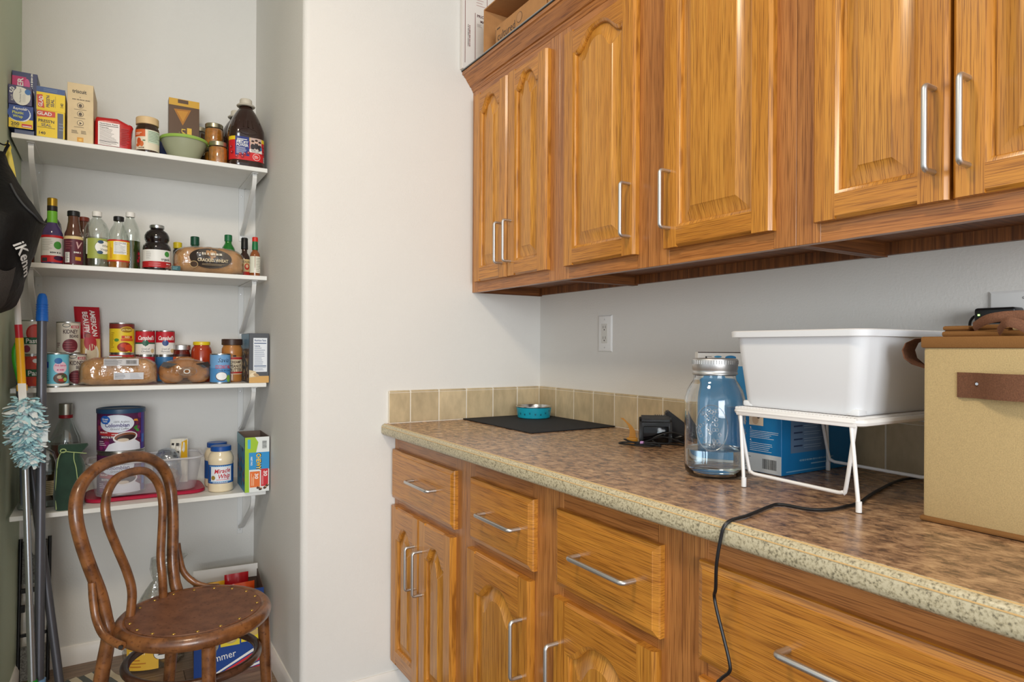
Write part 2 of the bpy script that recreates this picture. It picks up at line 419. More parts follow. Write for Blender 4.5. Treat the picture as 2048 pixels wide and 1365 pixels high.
# ------------------------------------------------------------------ cabinet doors and drawers
def opening(y0, y1, z0, z1, h, ins=0, n=36):
    """outline (y,z) of a door's panel opening with an arched top; z1 is the shoulder height, h the rise"""
    a, b = y0+ins, y1-ins; P = [(a, z0+ins), (b, z0+ins)]
    for k in range(n+1):
        t = 1-2*k/n; f = min(1, abs(t)/.90)**1.5; s = .5+.5*math.cos(PI*f)
        P.append(((a+b)/2+t*(b-a)/2, z1-ins*.9+h*s))
    return P
def door(par, y0, y1, z0, z1, xf, hy=None, hz=None, arch=.048, st=.046, tr=.059, br=.046, pulls='v', lab=None):
    t = .019; ch = .006
    d = obj('door', bxo(xf+.014, xf+t, y0+.012, y1-.012, z0+.012, z1-.012), OAKP, par)
    oy0, oy1, oz0, oz1 = y0+st, y1-st, z0+br, z1-tr
    def stile(a, b, o):
        bm = B(); q = [(xf+t, a), (xf+t, b), (xf, b), (xf, a)]
        if o < 0: q = [(xf+t, a), (xf+t, b), (xf, b), (xf, a+ch), (xf+ch*1.1, a)]
        else: q = [(xf+t, a), (xf+t, b), (xf+ch*1.1, b), (xf, b-ch), (xf, a)]
        prism(bm, q, 'z', z0, z1); obj('stile', bm, OAKV, d, 20)
    stile(y0, oy0, -1); stile(oy1, y1, 1)
    bm = B(); prism(bm, [(xf+t, z0), (xf+ch*1.1, z0), (xf, z0+ch), (xf, oz0), (xf+t, oz0)], 'y', oy0, oy1); obj('rail', bm, OAKH, d, 20)
    op = opening(oy0, oy1, oz0, oz1-arch, arch)
    top = [(oy1, z1-ch), (oy0, z1-ch)]
    bm = B(); prism(bm, op[2:]+top[::-1], 'x', xf, xf+t); prism(bm, [(xf, z1-ch), (xf+ch*1.1, z1), (xf+t, z1), (xf+t, z1-ch)], 'y', oy0, oy1); obj('rail', bm, OAKH, d, 20)
    o2 = opening(oy0, oy1, oz0, oz1-arch, arch, .006); o3 = opening(oy0, oy1, oz0, oz1-arch, arch, .0085)
    bm = B(); loft(bm, [[(xf+.0002, *p) for p in op], [(xf+.0035, *p) for p in o2], [(xf+.006, *p) for p in o3], [(xf+.013, *p) for p in o3]], False, False); obj('bead', bm, OAKV, d, 50)
    i1 = opening(oy0, oy1, oz0, oz1-arch, arch, .014); i2 = opening(oy0, oy1, oz0, oz1-arch, arch*.96, .040); i3 = opening(oy0, oy1, oz0, oz1-arch, arch*.96, .043)
    bm = B(); loft(bm, [[(xf+.0132, *p) for p in o2], [(xf+.0128, *p) for p in i1], [(xf+.0040, *p) for p in i2], [(xf+.0016, *p) for p in i3]], False, True); obj('panel', bm, OAKP, d, 25)
    if hy is not None:
        bm = B(); upull(bm, (xf, hy, hz[0]), (xf, hy, hz[1]), (-1, 0, 0), .031, .0046); obj('handle', bm, NICKEL, d)
    return d
def drawer(par, y0, y1, z0, z1, xf, hy=None, hz=None):
    t = .019; c = .012
    R = [[(xf+t, y0, z0), (xf+t, y1, z0), (xf+t, y1, z1), (xf+t, y0, z1)], [(xf+.009, y0, z0), (xf+.009, y1, z0), (xf+.009, y1, z1), (xf+.009, y0, z1)]]
    R.append([(xf+.0055, y0+.0015, z0+.0015), (xf+.0055, y1-.0015, z0+.0015), (xf+.0055, y1-.0015, z1-.0015), (xf+.0055, y0+.0015, z1-.0015)])
    R.append([(xf+.0012, y0+c, z0+c), (xf+.0012, y1-c, z0+c), (xf+.0012, y1-c, z1-c), (xf+.0012, y0+c, z1-c)])
    R.append([(xf, y0+c+.001, z0+c+.001), (xf, y1-c-.001, z0+c+.001), (xf, y1-c-.001, z1-c-.001), (xf, y0+c+.001, z1-c-.001)])
    d = obj('drawer_front', loft(B(), R), OAKH, par, 20)
    if hy is not None:
        bm = B(); upull(bm, (xf, hy-.084, hz), (xf, hy+.084, hz), (-1, 0, 0), .031, .0050); obj('handle', bm, NICKEL, d)
    return d
XU = 1.1506; ZU = 1.404; ZT = 2.20
def upper(label, y0, y1, stiles, doors):
    """stiles: y ranges of the face frame uprights"""
    u = thing('wall_cabinet', label, 'cabinet', (XU+.15, (y0+y1)/2, ZU), world=True)
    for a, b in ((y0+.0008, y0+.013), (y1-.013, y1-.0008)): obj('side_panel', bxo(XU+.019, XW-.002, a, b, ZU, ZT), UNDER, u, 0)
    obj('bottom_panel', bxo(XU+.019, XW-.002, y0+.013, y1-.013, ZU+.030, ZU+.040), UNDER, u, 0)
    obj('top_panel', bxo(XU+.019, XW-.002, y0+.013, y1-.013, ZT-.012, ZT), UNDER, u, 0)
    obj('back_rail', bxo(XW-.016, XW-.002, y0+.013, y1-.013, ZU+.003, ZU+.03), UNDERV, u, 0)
    for a, b in stiles: obj('face_stile', bxo(XU, XU+.019, a, b, ZU, ZT, .0008, 1), FRV, u, 0)
    e = sorted(stiles)
    for (a, b), (c, d) in zip(e, e[1:]):
        obj('face_rail', bxo(XU+.0003, XU+.019, b, c, ZU, ZU+.052), FRH, u, 0)
        obj('face_rail', bxo(XU+.0003, XU+.019, b, c, ZT-.10, ZT), FRH, u, 0)
    for a, b, hy in doors: door(u, a, b, 1.440, 2.119, XU-.0195, hy, (1.487, 1.622), tr=.021)
    return u
upper('two-door oak wall cabinet at the corner beside the bare white wall', 1.590, YW-.001, [(1.5905, 1.640), (2.095, YW-.0015)], [(1.870, 2.100, 1.892), (1.634, 1.862, 1.836)])
upper('oak wall cabinet above the outlet and water jar, between its two neighbours', .794, 1.590, [(.7945, .845), (1.135, 1.247), (1.540, 1.5895)], [(1.241, 1.547, 1.258), (.839, 1.142, 1.118)])
upper('nearest oak wall cabinet, above the white bin and tan fabric box', .228, .794, [(.2285, .275), (.742, .7935)], [(.513, .749, .534), (.270, .508, .484)])
cr = thing('crown_moulding', 'oak crown moulding with dark strip along the top of the wall cabinets', 'moulding', (XU, 1.2, 2.16), world=True)
cp = [(XU+.018, 2.150), (XU-.001, 2.150), (XU-.004, 2.158), (XU-.007, 2.160), (XU-.008, 2.166), (XU-.013, 2.168), (XU-.018, 2.176), (XU-.026, 2.186), (XU-.033, 2.197), (XU-.038, 2.200), (XU-.040, 2.205), (XU-.046, 2.207), (XU-.047, 2.217), (XU+.018, 2.217)]
obj('moulding', prism(B(), cp, 'y', .2, YW-.001), FRH, cr, 28)
obj('dark_strip', bxo(XU-.050, XU+.03, .2, YW-.001, 2.2175, 2.2235), mat('black_strip', (40, 42, 46), .4), cr, 0)
obj('strip_edge', bxo(XU-.0502, XU-.0492, .2, YW-.001, 2.2205, 2.2236), mat('grey_strip_edge', (150, 152, 150), .4), cr, 0)

XB = .849; ZC = .935
def base(label, y0, y1, stiles, rails):
    u = thing('base_cabinet', label, 'cabinet', (XB+.3, (y0+y1)/2, 0), world=True)
    obj('carcass', bxo(XB+.019, XW-.002, y0+.001, y1-.001, .095, .895), UNDER, u, 0)
    obj('toe_kick', bxo(XB+.075, XW-.002, y0+.001, y1-.001, 0, .095), mat('toe_kick_dark', (70, 50, 36), .6), u, 0)
    for a, b in stiles: obj('face_stile', bxo(XB, XB+.019, a, b, .095, .8975, .0008, 1), FRV, u, 0)
    e = sorted(stiles)
    for (a, b), (c, d) in zip(e, e[1:]):
        for z0, z1 in ((.095, .135), (.640, .695), (.835, .8975)): obj('face_rail', bxo(XB+.0003, XB+.019, b, c, z0, z1), FRH, u, 0)
    return u
b1 = base('two-door oak base cabinet with one drawer beside the bare white wall', 1.611, YW-.001, [(1.6115, 1.672), (2.105, YW-.0015)], 0)
drawer(b1, 1.657, 2.129, .680, .848, .83, 1.850, .772)
door(b1, 1.8965, 2.129, .120, .655, .83, 1.925, (.428, .563)); door(b1, 1.666, 1.8925, .120, .655, .83, 1.866, (.428, .563))
b2 = base('oak base cabinet with two drawers over two doors, in the middle of the counter', .803, 1.611, [(.8035, .862), (1.150, 1.272), (1.552, 1.6105)], 0)
drawer(b2, 1.252, 1.560, .680, .848, .83, 1.385, .769); drawer(b2, .845, 1.160, .680, .848, .83, .987, .769)
door(b2, 1.262, 1.571, .120, .655, .83, 1.290, (.423, .558)); door(b2, .852, 1.166, .120, .655, .83, 1.146, (.423, .558))
b3 = base('nearest oak base cabinet with wide drawers, under the hanging black cord', -.30, .803, [(-.2995, -.10), (.745, .8025)], 0)
drawer(b3, -.12, .755, .683, .849, .83, .498, .769); drawer(b3, -.12, .755, .405, .655, .83, .498, .54); drawer(b3, -.12, .755, .12, .38, .83, .498, .26)

# ------------------------------------------------------------------ worktop
def laminate():
    m, nt, b = newmat('brown_laminate'); N = nt.nodes; L = nt.links
    tc = N.new('ShaderNodeTexCoord')
    def nz(scale, detail, s, dist=0):
        mp = N.new('ShaderNodeMapping'); mp.inputs['Scale'].default_value = s; n = N.new('ShaderNodeTexNoise')
        n.inputs['Scale'].default_value = scale; n.inputs['Detail'].default_value = detail; n.inputs['Roughness'].default_value = .7; n.inputs['Distortion'].default_value = dist
        L.new(tc.outputs['Object'], mp.inputs[0]); L.new(mp.outputs[0], n.inputs['Vector']); return n
    a = nz(58, 8, (1, .6, 1), .35); c = nz(7, 3, (1, 1, 1))
    r = N.new('ShaderNodeValToRGB'); e = r.color_ramp.elements
    e[0].position = .36; e[0].color = rgba((98, 74, 56)); e[1].position = .68; e[1].color = rgba((222, 186, 142))
    k = r.color_ramp.elements.new(.45); k.color = rgba((146, 113, 84)); k = r.color_ramp.elements.new(.55); k.color = rgba((188, 150, 112))
    L.new(a.outputs[0], r.inputs[0])
    r2 = N.new('ShaderNodeValToRGB'); e = r2.color_ramp.elements; e[0].position = .35; e[0].color = (.80, .76, .78, 1); e[1].position = .65; e[1].color = (1, 1, 1, 1); L.new(c.outputs[0], r2.inputs[0])
    mx = N.new('ShaderNodeMix'); mx.data_type = 'RGBA'; mx.blend_type = 'MULTIPLY'; mx.inputs[0].default_value = 1
    L.new(r.outputs[0], mx.inputs[6]); L.new(r2.outputs[0], mx.inputs[7]); L.new(mx.outputs[2], b.inputs['Base Color'])
    b.inputs['Roughness'].default_value = .27
    return m
def speckle():
    m, nt, b = newmat('speckled_edge'); N = nt.nodes; L = nt.links
    tc = N.new('ShaderNodeTexCoord'); n = N.new('ShaderNodeTexNoise'); n.inputs['Scale'].default_value = 260; n.inputs['Detail'].default_value = 3
    r = N.new('ShaderNodeValToRGB'); e = r.color_ramp.elements; e[0].position = .33; e[0].color = rgba((128, 120, 98)); e[1].position = .6; e[1].color = rgba((204, 194, 164))
    k = r.color_ramp.elements.new(.45); k.color = rgba((184, 173, 142))
    L.new(tc.outputs['Object'], n.inputs['Vector']); L.new(n.outputs[0], r.inputs[0]); L.new(r.outputs[0], b.inputs['Base Color']); b.inputs['Roughness'].default_value = .35
    return m
LAM, EDG = laminate(), speckle()
wt = thing('worktop', 'brown mottled laminate worktop with a speckled front edge', 'worktop', (1.1, 1.0, .898), world=True)
obj('surface', bxo(.8125, XW-.001, -.35, YW-.001, .899, ZC), LAM, wt, 0)
pr = [(.8127, .8975), (.803, .8985), (.7985, .903), (.7975, .910), (.7975, .921), (.7995, .929), (.804, .9335), (.8127, .9352)]
bm = B(); prism(bm, pr, 'y', -.35, YW-.003); obj('front_edge', bm, EDG, wt, 60)
TANL = mat('tan_edge_line', (214, 178, 122), .35)
bm = B(); tube(bm, [(.8085, -.35, .9347), (.8085, YW-.004, .9347)], .0012, 6); obj('edge_line', bm, TANL, wt)
bm = B(); tube(bm, [(.7987, -.35, .926), (.7987, YW-.004, .926)], .0011, 6); obj('edge_line', bm, TANL, wt)
# ------------------------------------------------------------------ things on the worktop
Z0 = ZC+.0006
BLACKP = mat('black_plastic', (22, 22, 24), .35); WHITEP = mat('white_plastic', (236, 236, 236), .32)
WHITEB = mat('white_bin_plastic', (228, 230, 233), .42); WIREW = mat('white_coated_wire', (236, 234, 232), .38)
o = obj('counter_mat', bxo(1.105, 1.444, 1.668, 2.122, Z0, Z0+.004, .0015, 1), mat('black_felt_mat', (38, 38, 40), .9, bump=(500, .5), var=(300, .25)), loc=(1.27, 1.9, Z0))
setp(o, 'thin black rectangular mat lying in the corner of the worktop', 'mat')
t = thing('pet_bowl', 'small turquoise metal bowl with a bare steel inside, on the black mat', 'bowl', (1.346, 2.014, Z0+.0042))
bm = B(); lathe(bm, [(0, 0), (.056, 0), (.060, .003), (.0625, .02), (.0655, .040), (.0650, .0405)], 48); obj('outer_shell', bm, mat('turquoise_paint', (28, 160, 186), .35), t)
bm = B(); lathe(bm, [(.0655, .0400), (.0672, .0425), (.0665, .045), (.0635, .0445), (.060, .038), (.055, .012), (.050, .008), (0, .007)], 48); obj('steel_liner', bm, CHROME, t)
p = Print(); rs = random.Random(4)
for k in range(7):
    u = -.06+.02*k; v = .014+rs.uniform(0, .014)
    p.ell(u, v, .0028, .0018, (20, 84, 104), 1, 10)
    for a in (-.0024, 0, .0024): p.ell(u+a, v+.0032, .001, .0012, (20, 84, 104), 1, 8)
RREF[0] = .062
p.build('paw_pattern', t, lambda u, v, o: ((.0615+v*.08+o)*math.sin(u/.062-.5), -(.0615+v*.08+o)*math.cos(u/.062-.5), v), .006)

# tool battery charger with coiled lead
t = thing('battery_charger', 'black battery charger with coiled leads and amber strap, left of the water jar', 'charger', (1.305, 1.340, Z0), math.radians(-41))
bm = B(); prism(bm, [(-.042, 0), (.036, 0), (.036, .058), (.028, .070), (-.006, .078), (-.042, .066)], 'x', -.044, .044)
bmesh.ops.bevel(bm, geom=bm.edges[:], offset=.006, segments=2, affect='EDGES'); obj('body', bm, BLACKP, t)
bm = B(); box(bm, -.034, .034, -.0445, -.040, .006, .050, .003); obj('front_recess', bm, mat('gloss_black', (10, 10, 12), .12), t)
for k in range(6): obj('vent_slot', bxo(.000+k*.006, .003+k*.006, .000, .020, .071, .0765), mat('vent_grey', (70, 70, 74), .5), t, 0)
for k in range(8): obj('vent_dot', bxo(.0435, .0450, -.02+(k % 2)*.012, -.014+(k % 2)*.012, .018+(k//2)*.010, .023+(k//2)*.010), mat('vent_grey', (70, 70, 74), .5), t, 0)
bm = B(); prism(bm, [(.030, 0), (.030, .085), (.036, .090), (.115, .030), (.115, 0)], 'y', .010, .060); bmesh.ops.bevel(bm, geom=bm.edges[:], offset=.004, segments=2, affect='EDGES'); obj('dock_wedge', bm, mat('dark_grey_plastic', (44, 45, 48), .45), t)
bm = B(); loft(bm, [[(-.062+x*.012, y, z) for x, y in ((-1, -.006), (1, -.006), (1, -.003), (-1, -.003))] for x0, z in ((0, .004),)]+[[(cx-wd, cy, z), (cx+wd, cy, z), (cx+wd, cy+.002, z), (cx-wd, cy+.002, z)] for cx, cy, wd, z in ((-.062, -.006, .009, .018), (-.062, -.002, .0075, .032), (-.070, .004, .005, .046), (-.082, .006, .003, .058), (-.092, .006, .0045, .066))])
obj('amber_strap', bm, mat('amber_webbing', (176, 118, 20), .5), t)
obj('strap_buckle', bxo(-.078, -.048, -.016, .004, 0, .013, .002), mat('amber_buckle', (186, 128, 24), .4), t)
CORD = mat('black_cord', (20, 20, 22), .4)
cp = [(-.05, .02, .004), (-.075, -.005, .006), (-.085, -.025, .010), (-.06, -.045, .005), (-.03, -.07, .004), (.0, -.082, .004), (-.02, -.105, .004), (-.075, -.080, .004), (-.100, -.060, .004), (-.07, -.070, .009), (.01, -.085, .010), (.05, -.075, .006), (.08, -.06, .004), (.02, -.058, .024), (-.03, -.075, .012), (-.06, -.085, .004), (-.02, -.100, .009), (.01, -.095, .004), (-.01, -.065, .018), (.035, -.058, .036), (.075, -.062, .028), (.105, -.066, .012), (.14, -.05, .004)]
bm = B(); tube(bm, catm(cp, 6), .0022, 8); obj('lead', bm, CORD, t)
bm = B(); tube(bm, [(-.042, -.078, .009), (-.034, -.082, .009)], .005, 10); obj('lilac_clip', bm, mat('lilac_plastic', (196, 150, 206), .4), t)
bm = B(); tube(bm, catm([(.045, -.012, .012), (.075, -.02, .022), (.09, .0, .018), (.07, .012, .008), (.10, .02, .02)], 6), .004, 8); obj('loose_cable', bm, CORD, t)

# glass jar
GLASS = mat('jar_glass', (254, 255, 255), .0, trans=1, ior=1.46); WATER = mat('water', (228, 244, 252), 0, trans=1, ior=1.33)
t = thing('glass_jar', 'big clear glass jar with a steel screw lid, part filled with water', 'jar', (1.080, .934, Z0))
outp = [(0, .0), (.046, 0), (.053, .002), (.059, .009), (.0615, .022), (.0615, .150), (.0605, .163), (.056, .178), (.0485, .192), (.0435, .199), (.0425, .205), (.0425, .232)]
inn = [(.0395, .232), (.0395, .204), (.0455, .190), (.053, .176), (.0575, .162), (.0585, .150), (.0585, .024), (.055, .011), (.046, .006), (0, .005)]
bm = B(); lathe(bm, outp+inn, 56); obj('glass_body', bm, GLASS, t, 60)
bm = B(); lathe(bm, [(0, .0056), (.0455, .0062), (.0548, .0113), (.0582, .0242), (.0582, .056), (0, .056)], 56); obj('water', bm, WATER, t, 40)
bm = B(); lathe(bm, [(.0432, .210), (.0455, .211), (.0460, .214), (.0448, .216), (.0448, .220), (.0462, .222), (.0462, .240), (.0450, .2435), (.040, .2445), (.038, .2435), (0, .2432)], 56); obj('lid', bm, NICKEL, t, 35)
bm = B()
for k in range(56):
    a = 2*PI*k/56; tube(bm, [(.0464*math.cos(a), .0464*math.sin(a), .2325), (.0464*math.cos(a), .0464*math.sin(a), .2405)], .0007, 5)
lk = obj('lid_knurling', bm, NICKEL, t); lk['kind'] = 'stuff'
RAISED = clear('raised_glass', (250, 253, 255), .18, .04, .6)
def jarpt(a, z, o=.0618): return (o*math.sin(a), -o*math.cos(a), z)
bm = B(); tube(bm, [jarpt(-.95+.52*math.cos(2*PI*k/40), .105+.046*math.sin(2*PI*k/40)) for k in range(40)], .0011, 6, True); obj('raised_oval', bm, RAISED, t)
bm = B(); rs = random.Random(9)
for k in range(46):
    a, z = rs.uniform(-.42, .42), rs.uniform(-.038, .038)
    if (a/.46)**2+(z/.041)**2 > 1: continue
    tube(bm, [jarpt(-.95+a+.05*math.cos(2*PI*j/8), .105+z+.0035*math.sin(2*PI*j/8)) for j in range(8)], .0008, 5, True)
e = obj('raised_fruit_pattern', bm, RAISED, t); e['kind'] = 'stuff'
for a, z in ((.55, .115), (.58, .090), (.52, .048)):
    bm = B(); tube(bm, [jarpt(a-.08, z), jarpt(a+.10, z+.001)], .0013, 6); obj('raised_mark', bm, RAISED, t)

# white-and-blue carton behind the jar
t = thing('carton', 'white carton with a blue body standing behind the lid of the water jar', 'box', (1.3005, 1.0815, Z0), math.radians(-38))
obj('body', bxo(-.078, .078, -.020, .020, 0, .2565, .0008, 1), mat('white_card', (226, 226, 224), .5), t, 0)
p = Print().rect(-.078, .004, .078, .222, (70, 152, 206), 0).rect(-.078, .2545, .078, .2565, (60, 44, 36), 1)
p.ell(.0, .243, .013, .005, (46, 126, 180), 1).ell(-.03, .245, .009, .0025, (70, 150, 196), 1).rect(-.06, .240, -.045, .246, (60, 60, 64), 1).rect(-.056, .241, -.045, .245, (226, 226, 224), 2)
p.lines(.045, .236, .074, .250, 4, (120, 120, 120), 1)
p.build('front_print', t, front(-.020))
p = Print().rect(-.020, .004, .020, .222, (60, 140, 196), 0); p.build('side_print', t, leftf(-.078))

# blue box under the rack
t = thing('carton', 'blue box with white instructions and a barcode, under the white wire rack', 'box', (1.316, .920, Z0))
obj('body', bxo(-.130, .130, -.070, .070, 0, .134, .0008, 1), mat('blue_card', (18, 116, 176), .42), t, 0)
Wh = (225, 232, 238)
p = Print().rect(-.070, .001, .070, .040, (205, 210, 212), 0).barcode(.020, .006, .062, .034, 1, (205, 210, 212)).lines(-.06, .006, -.005, .034, 5, (70, 74, 80), 1, .2)
p.rect(-.010, .100, .026, .128, (226, 206, 180), 1).ell(.006, .112, .008, .010, (206, 176, 146), 2).ell(.014, .119, .004, .004, (90, 70, 60), 3)
p.text('3.', -.008, .094, .005, Wh, 1, al='l').lines(-.008, .072, .066, .090, 5, Wh, 1, .25).text('4.', -.008, .068, .005, Wh, 1, al='l').lines(-.008, .044, .066, .064, 5, Wh, 1, .25)
p.build('side_print', t, leftf(-.130))
p = Print().rect(-.10, .045, .025, .126, (92, 118, 148), 0)
for k in range(5): p.rect(-.09, .114-k*.014, -.06, .117-k*.014, (30, 50, 84), 1); p.lines(-.055, .108-k*.014, .016, .118-k*.014, 2, (150, 170, 190), 1, .22)
p.smudge(-.01, .028, .12, .0045, (150, 190, 215), 1, 0).lines(-.03, .016, .03, .022, 1, (150, 190, 215), 1, .4).lines(-.115, .004, .10, .010, 1, (120, 170, 205), 1, .4).lines(.045, .10, .10, .115, 3, (150, 190, 215), 1, .25)
p.build('front_print', t, front(-.070))

# white wire rack
RT = 1.088
t = thing('wire_rack', 'white coated wire shelf rack standing over the blue box, carrying the white bin', 'rack', (1.185, .728, Z0), world=True)
rx0, rx1, ry0, ry1 = 1.042, 1.330, .598, .858
bm = B(); tube(bm, [(x, y, RT-.009) for x, y in rrect(rx1-rx0-.008, ry1-ry0-.008, .012, 4, (rx0+rx1)/2, (ry0+ry1)/2)], .0062, 8, True, None); obj('rim', bm, WIREW, t)
bm = B(); box(bm, rx0-.001, rx0+.004, ry0+.01, ry1-.01, RT-.017, RT-.002, .002); obj('front_band', bm, WIREW, t)
wire = None
for k in range(36):
    y = ry0+.010+k*(ry1-ry0-.020)/35
    if wire is None:
        bm = B(); tube(bm, [(rx0, y, RT-.0026), (rx1, y, RT-.0026)], .0024, 8); wire = obj('wire', bm, WIREW, t); wy = y
    else:
        c = wire.copy(); C.objects.link(c); c.parent = t; c.location = (0, y-wy, 0)
for pts in ([(1.047, .842, RT-.006), (1.035, .8235, Z0+.006)], [(1.047, .620, RT-.006), (1.0335, .598, Z0+.006)], [(1.322, .838, RT-.006), (1.334, .8405, Z0+.006)], [(1.322, .612, RT-.006), (1.336, .602, Z0+.006)]):
    bm = B(); tube(bm, pts, .0034, 10); lg = obj('leg', bm, WIREW, t)
    e = Vector(pts[1]); bm = B(); tube(bm, [e+Vector((0, 0, .012)), e-Vector((0, 0, .0055))], .0048, 10); obj('foot_cap', bm, WHITEP, lg)
for x, y0, y1 in ((1.058, .636, .829), (1.322, .632, .830)):
    bm = B(); tube(bm, catm([(x-.010, y1+.018, RT-.006), (x, y1+.002, .972), (x, y1-.004, .962), (x, y1-.012, .959)], 4)+catm([(x, y0+.012, .956), (x, y0+.004, .958), (x, y0-.002, .968), (x-.010, y0-.024, RT-.006)], 4), .0034, 10); obj('folding_leg', bm, WIREW, t)

# white bin
t = thing('plastic_bin', 'plain white plastic bin sitting on the white wire rack', 'bin', (1.19, .724, RT+.0004), world=True)
def bring(z, x0, x1, y0, y1, r): return [(x, y, z) for x, y in rrect(x1-x0, y1-y0, r, 6, (x0+x1)/2, (y0+y1)/2)]
zb = RT+.0006; zr = 1.2345
R = [bring(zb+.004, 1.066, 1.316, .622, .838, .018), bring(zb, 1.062, 1.320, .618, .842, .02), bring(zb+.006, 1.058, 1.324, .614, .845, .022), bring(zr-.012, 1.040, 1.342, .596, .855, .024),
     bring(zr-.012, 1.030, 1.350, .587, .864, .028), bring(zr-.002, 1.029, 1.351, .586, .865, .028), bring(zr, 1.032, 1.348, .589, .862, .027), bring(zr, 1.044, 1.338, .600, .851, .023), bring(zr-.004, 1.046, 1.336, .602, .849, .022), bring(zb+.010, 1.064, 1.318, .620, .839, .02)]
obj('tub', loft(B(), R), WHITEB, t, 35)
for yy in (.6245, .8355): obj('foot', bxo(1.0595, 1.085, yy-.011, yy+.011, zb-.0002, zb+.011, .003), WHITEB, t)

# tan fabric storage box
TAN = mat('tan_canvas', (190, 166, 118), .9, bump=(900, .5, .001), var=(600, .12), sheen=.2); BRN = mat('brown_webbing', (112, 74, 52), .85, bump=(700, .6, .001), var=(500, .2))
BIND = mat('brown_binding', (134, 92, 46), .85, bump=(700, .4, .001))
t = thing('fabric_box', 'tan canvas storage box with brown webbing straps on the worktop', 'storage box', (1.24, .380, Z0), world=True)
bm = B(); box(bm, 1.075, 1.400, .235, .522, Z0+.004, 1.206, .006, 2)
for v in bm.verts: v.co.x += .004*noise.noise(v.co*9); 
obj('body', bm, TAN, t)
obj('base_piping', bxo(1.072, 1.403, .232, .525, Z0, Z0+.008, .003), BIND, t)
obj('rim_binding', bxo(1.0725, 1.4025, .2325, .5245, 1.203, 1.2205, .003), BIND, t)
bm = B(); box(bm, 1.11, 1.39, .25, .512, 1.2208, 1.2290, .003); obj('folded_liner', bm, BIND, t)
for a, b, z in ((.482, .518, 1.238), (.430, .476, 1.239), (.36, .424, 1.236)): 
    bm = B(); box(bm, 1.13, 1.30, a, b, 1.2215, z-.006, .004); box(bm, 1.128, 1.302, a-.001, b+.001, z-.007, z, .003); obj('folded_flap', bm, [TAN, BIND][0 if b < .43 else 1], t)
for k, pp in enumerate(([(1.12, .47, 1.236), (1.10, .44, 1.247), (1.11, .40, 1.250), (1.13, .34, 1.243), (1.15, .29, 1.235)], [(1.10, .43, 1.228), (1.085, .415, 1.240), (1.09, .40, 1.236), (1.10, .39, 1.226)])):
    bm = B(); tube(bm, catm(pp, 6), .0075, 8, flat=.3); obj('strap', bm, BRN, t)
bm = B(); loft(bm, [[(x, y, 1.130), (x-.0022, y, 1.130), (x-.0022, y, 1.167), (x, y, 1.167)] for x, y in ((1.0755, .473), (1.0730, .466), (1.0745, .447), (1.0655, .434), (1.0580, .415), (1.0560, .395), (1.0590, .37), (1.066, .345), (1.0745, .33), (1.0730, .30))]); h = obj('front_handle', bm, BRN, t, 60)
bm = B(); lathe(bm, [(0, .003), (.002, .003), (.0035, .001), (.0035, 0)], 12); bmesh.ops.rotate(bm, verts=bm.verts, cent=(0, 0, 0), matrix=Matrix.Rotation(-PI/2, 3, 'Y')); bmesh.ops.translate(bm, verts=bm.verts, vec=(1.0722, .4455, 1.151)); obj('rivet', bm, CHROME, h)
bm = B(); loft(bm, [[(x-.019, y, z), (x+.019, y, z), (x+.019, y-.002 if k < 5 else y+.002, z+.0006), (x-.019, y-.002 if k < 5 else y+.002, z+.0006)] for k, (x, y, z) in enumerate(((1.115, .5245, 1.2185), (1.115, .545, 1.2175), (1.115, .559, 1.211), (1.115, .5645, 1.199), (1.115, .561, 1.186), (1.115, .547, 1.176), (1.115, .5245, 1.169)))]); obj('side_handle', bm, BRN, t, 60)

# wall outlet plates, adapter, power lead
def outlet(name, label, yc, zc, w, h, recept=True):
    o = thing(name, label, 'outlet', (XW, yc, zc-h/2), world=True)
    bm = B(); loft(bm, [[(XW-x, yc+sy*(w/2-i), zc+sz*(h/2-i)) for sy, sz in ((-1, -1), (1, -1), (1, 1), (-1, 1))] for x, i in ((.0002, 0), (.002, 0), (.005, .004), (.0055, .006))]); obj('plate', bm, mat('outlet_white', (232, 232, 230), .35), o, 20)
    if recept:
        rc = obj('receptacle', bxo(XW-.0068, XW-.0052, yc-.0165, yc+.0165, zc-.0335, zc+.0335, .0006, 1), mat('receptacle_white', (214, 212, 206), .4), o, 0)
        DK = mat('slot_dark', (60, 56, 50), .6)
        for s in (-1, 1):
            z = zc+s*.0185
            for dy in (-.0062, .0062): obj('slot', bxo(XW-.0070, XW-.0066, yc+dy-.0009, yc+dy+.0009, z-.0005, z+.0085), DK, rc, 0)
            bm = B(); lathe(bm, [(0, .0003), (.0024, .0003), (.0024, -.0003), (0, -.0003)], 12); bmesh.ops.rotate(bm, verts=bm.verts, cent=(0, 0, 0), matrix=Matrix.Rotation(-PI/2, 3, 'Y')); bmesh.ops.translate(bm, verts=bm.verts, vec=(XW-.0069, yc, z-.0055)); obj('ground_hole', bm, DK, rc, 0)
    for s in (-1, 1):
        bm = B(); lathe(bm, [(0, .0012), (.002, .0011), (.003, 0), (0, -.0002)], 12); bmesh.ops.rotate(bm, verts=bm.verts, cent=(0, 0, 0), matrix=Matrix.Rotation(-PI/2, 3, 'Y')); bmesh.ops.translate(bm, verts=bm.verts, vec=(XW-.0054, yc, zc+s*.0485)); obj('screw', bm, mat('screw_grey', (190, 190, 188), .4), o)
    return o
outlet('wall_outlet', 'white rectangular wall outlet above the tiles, left of the water jar', 1.7385, 1.2505, .072, .126)
outlet('wall_outlet', 'pale wall outlet plate behind the black power adapter', .528, 1.2505, .116, .126, False)
t = thing('power_adapter', 'black power adapter with a green light plugged into the wall outlet', 'adapter', (1.435, .560, 1.250), world=True)
obj('body', bxo(1.412, XW-.0058, .527, .594, 1.2505, 1.2805, .005, 3), BLACKP, t)
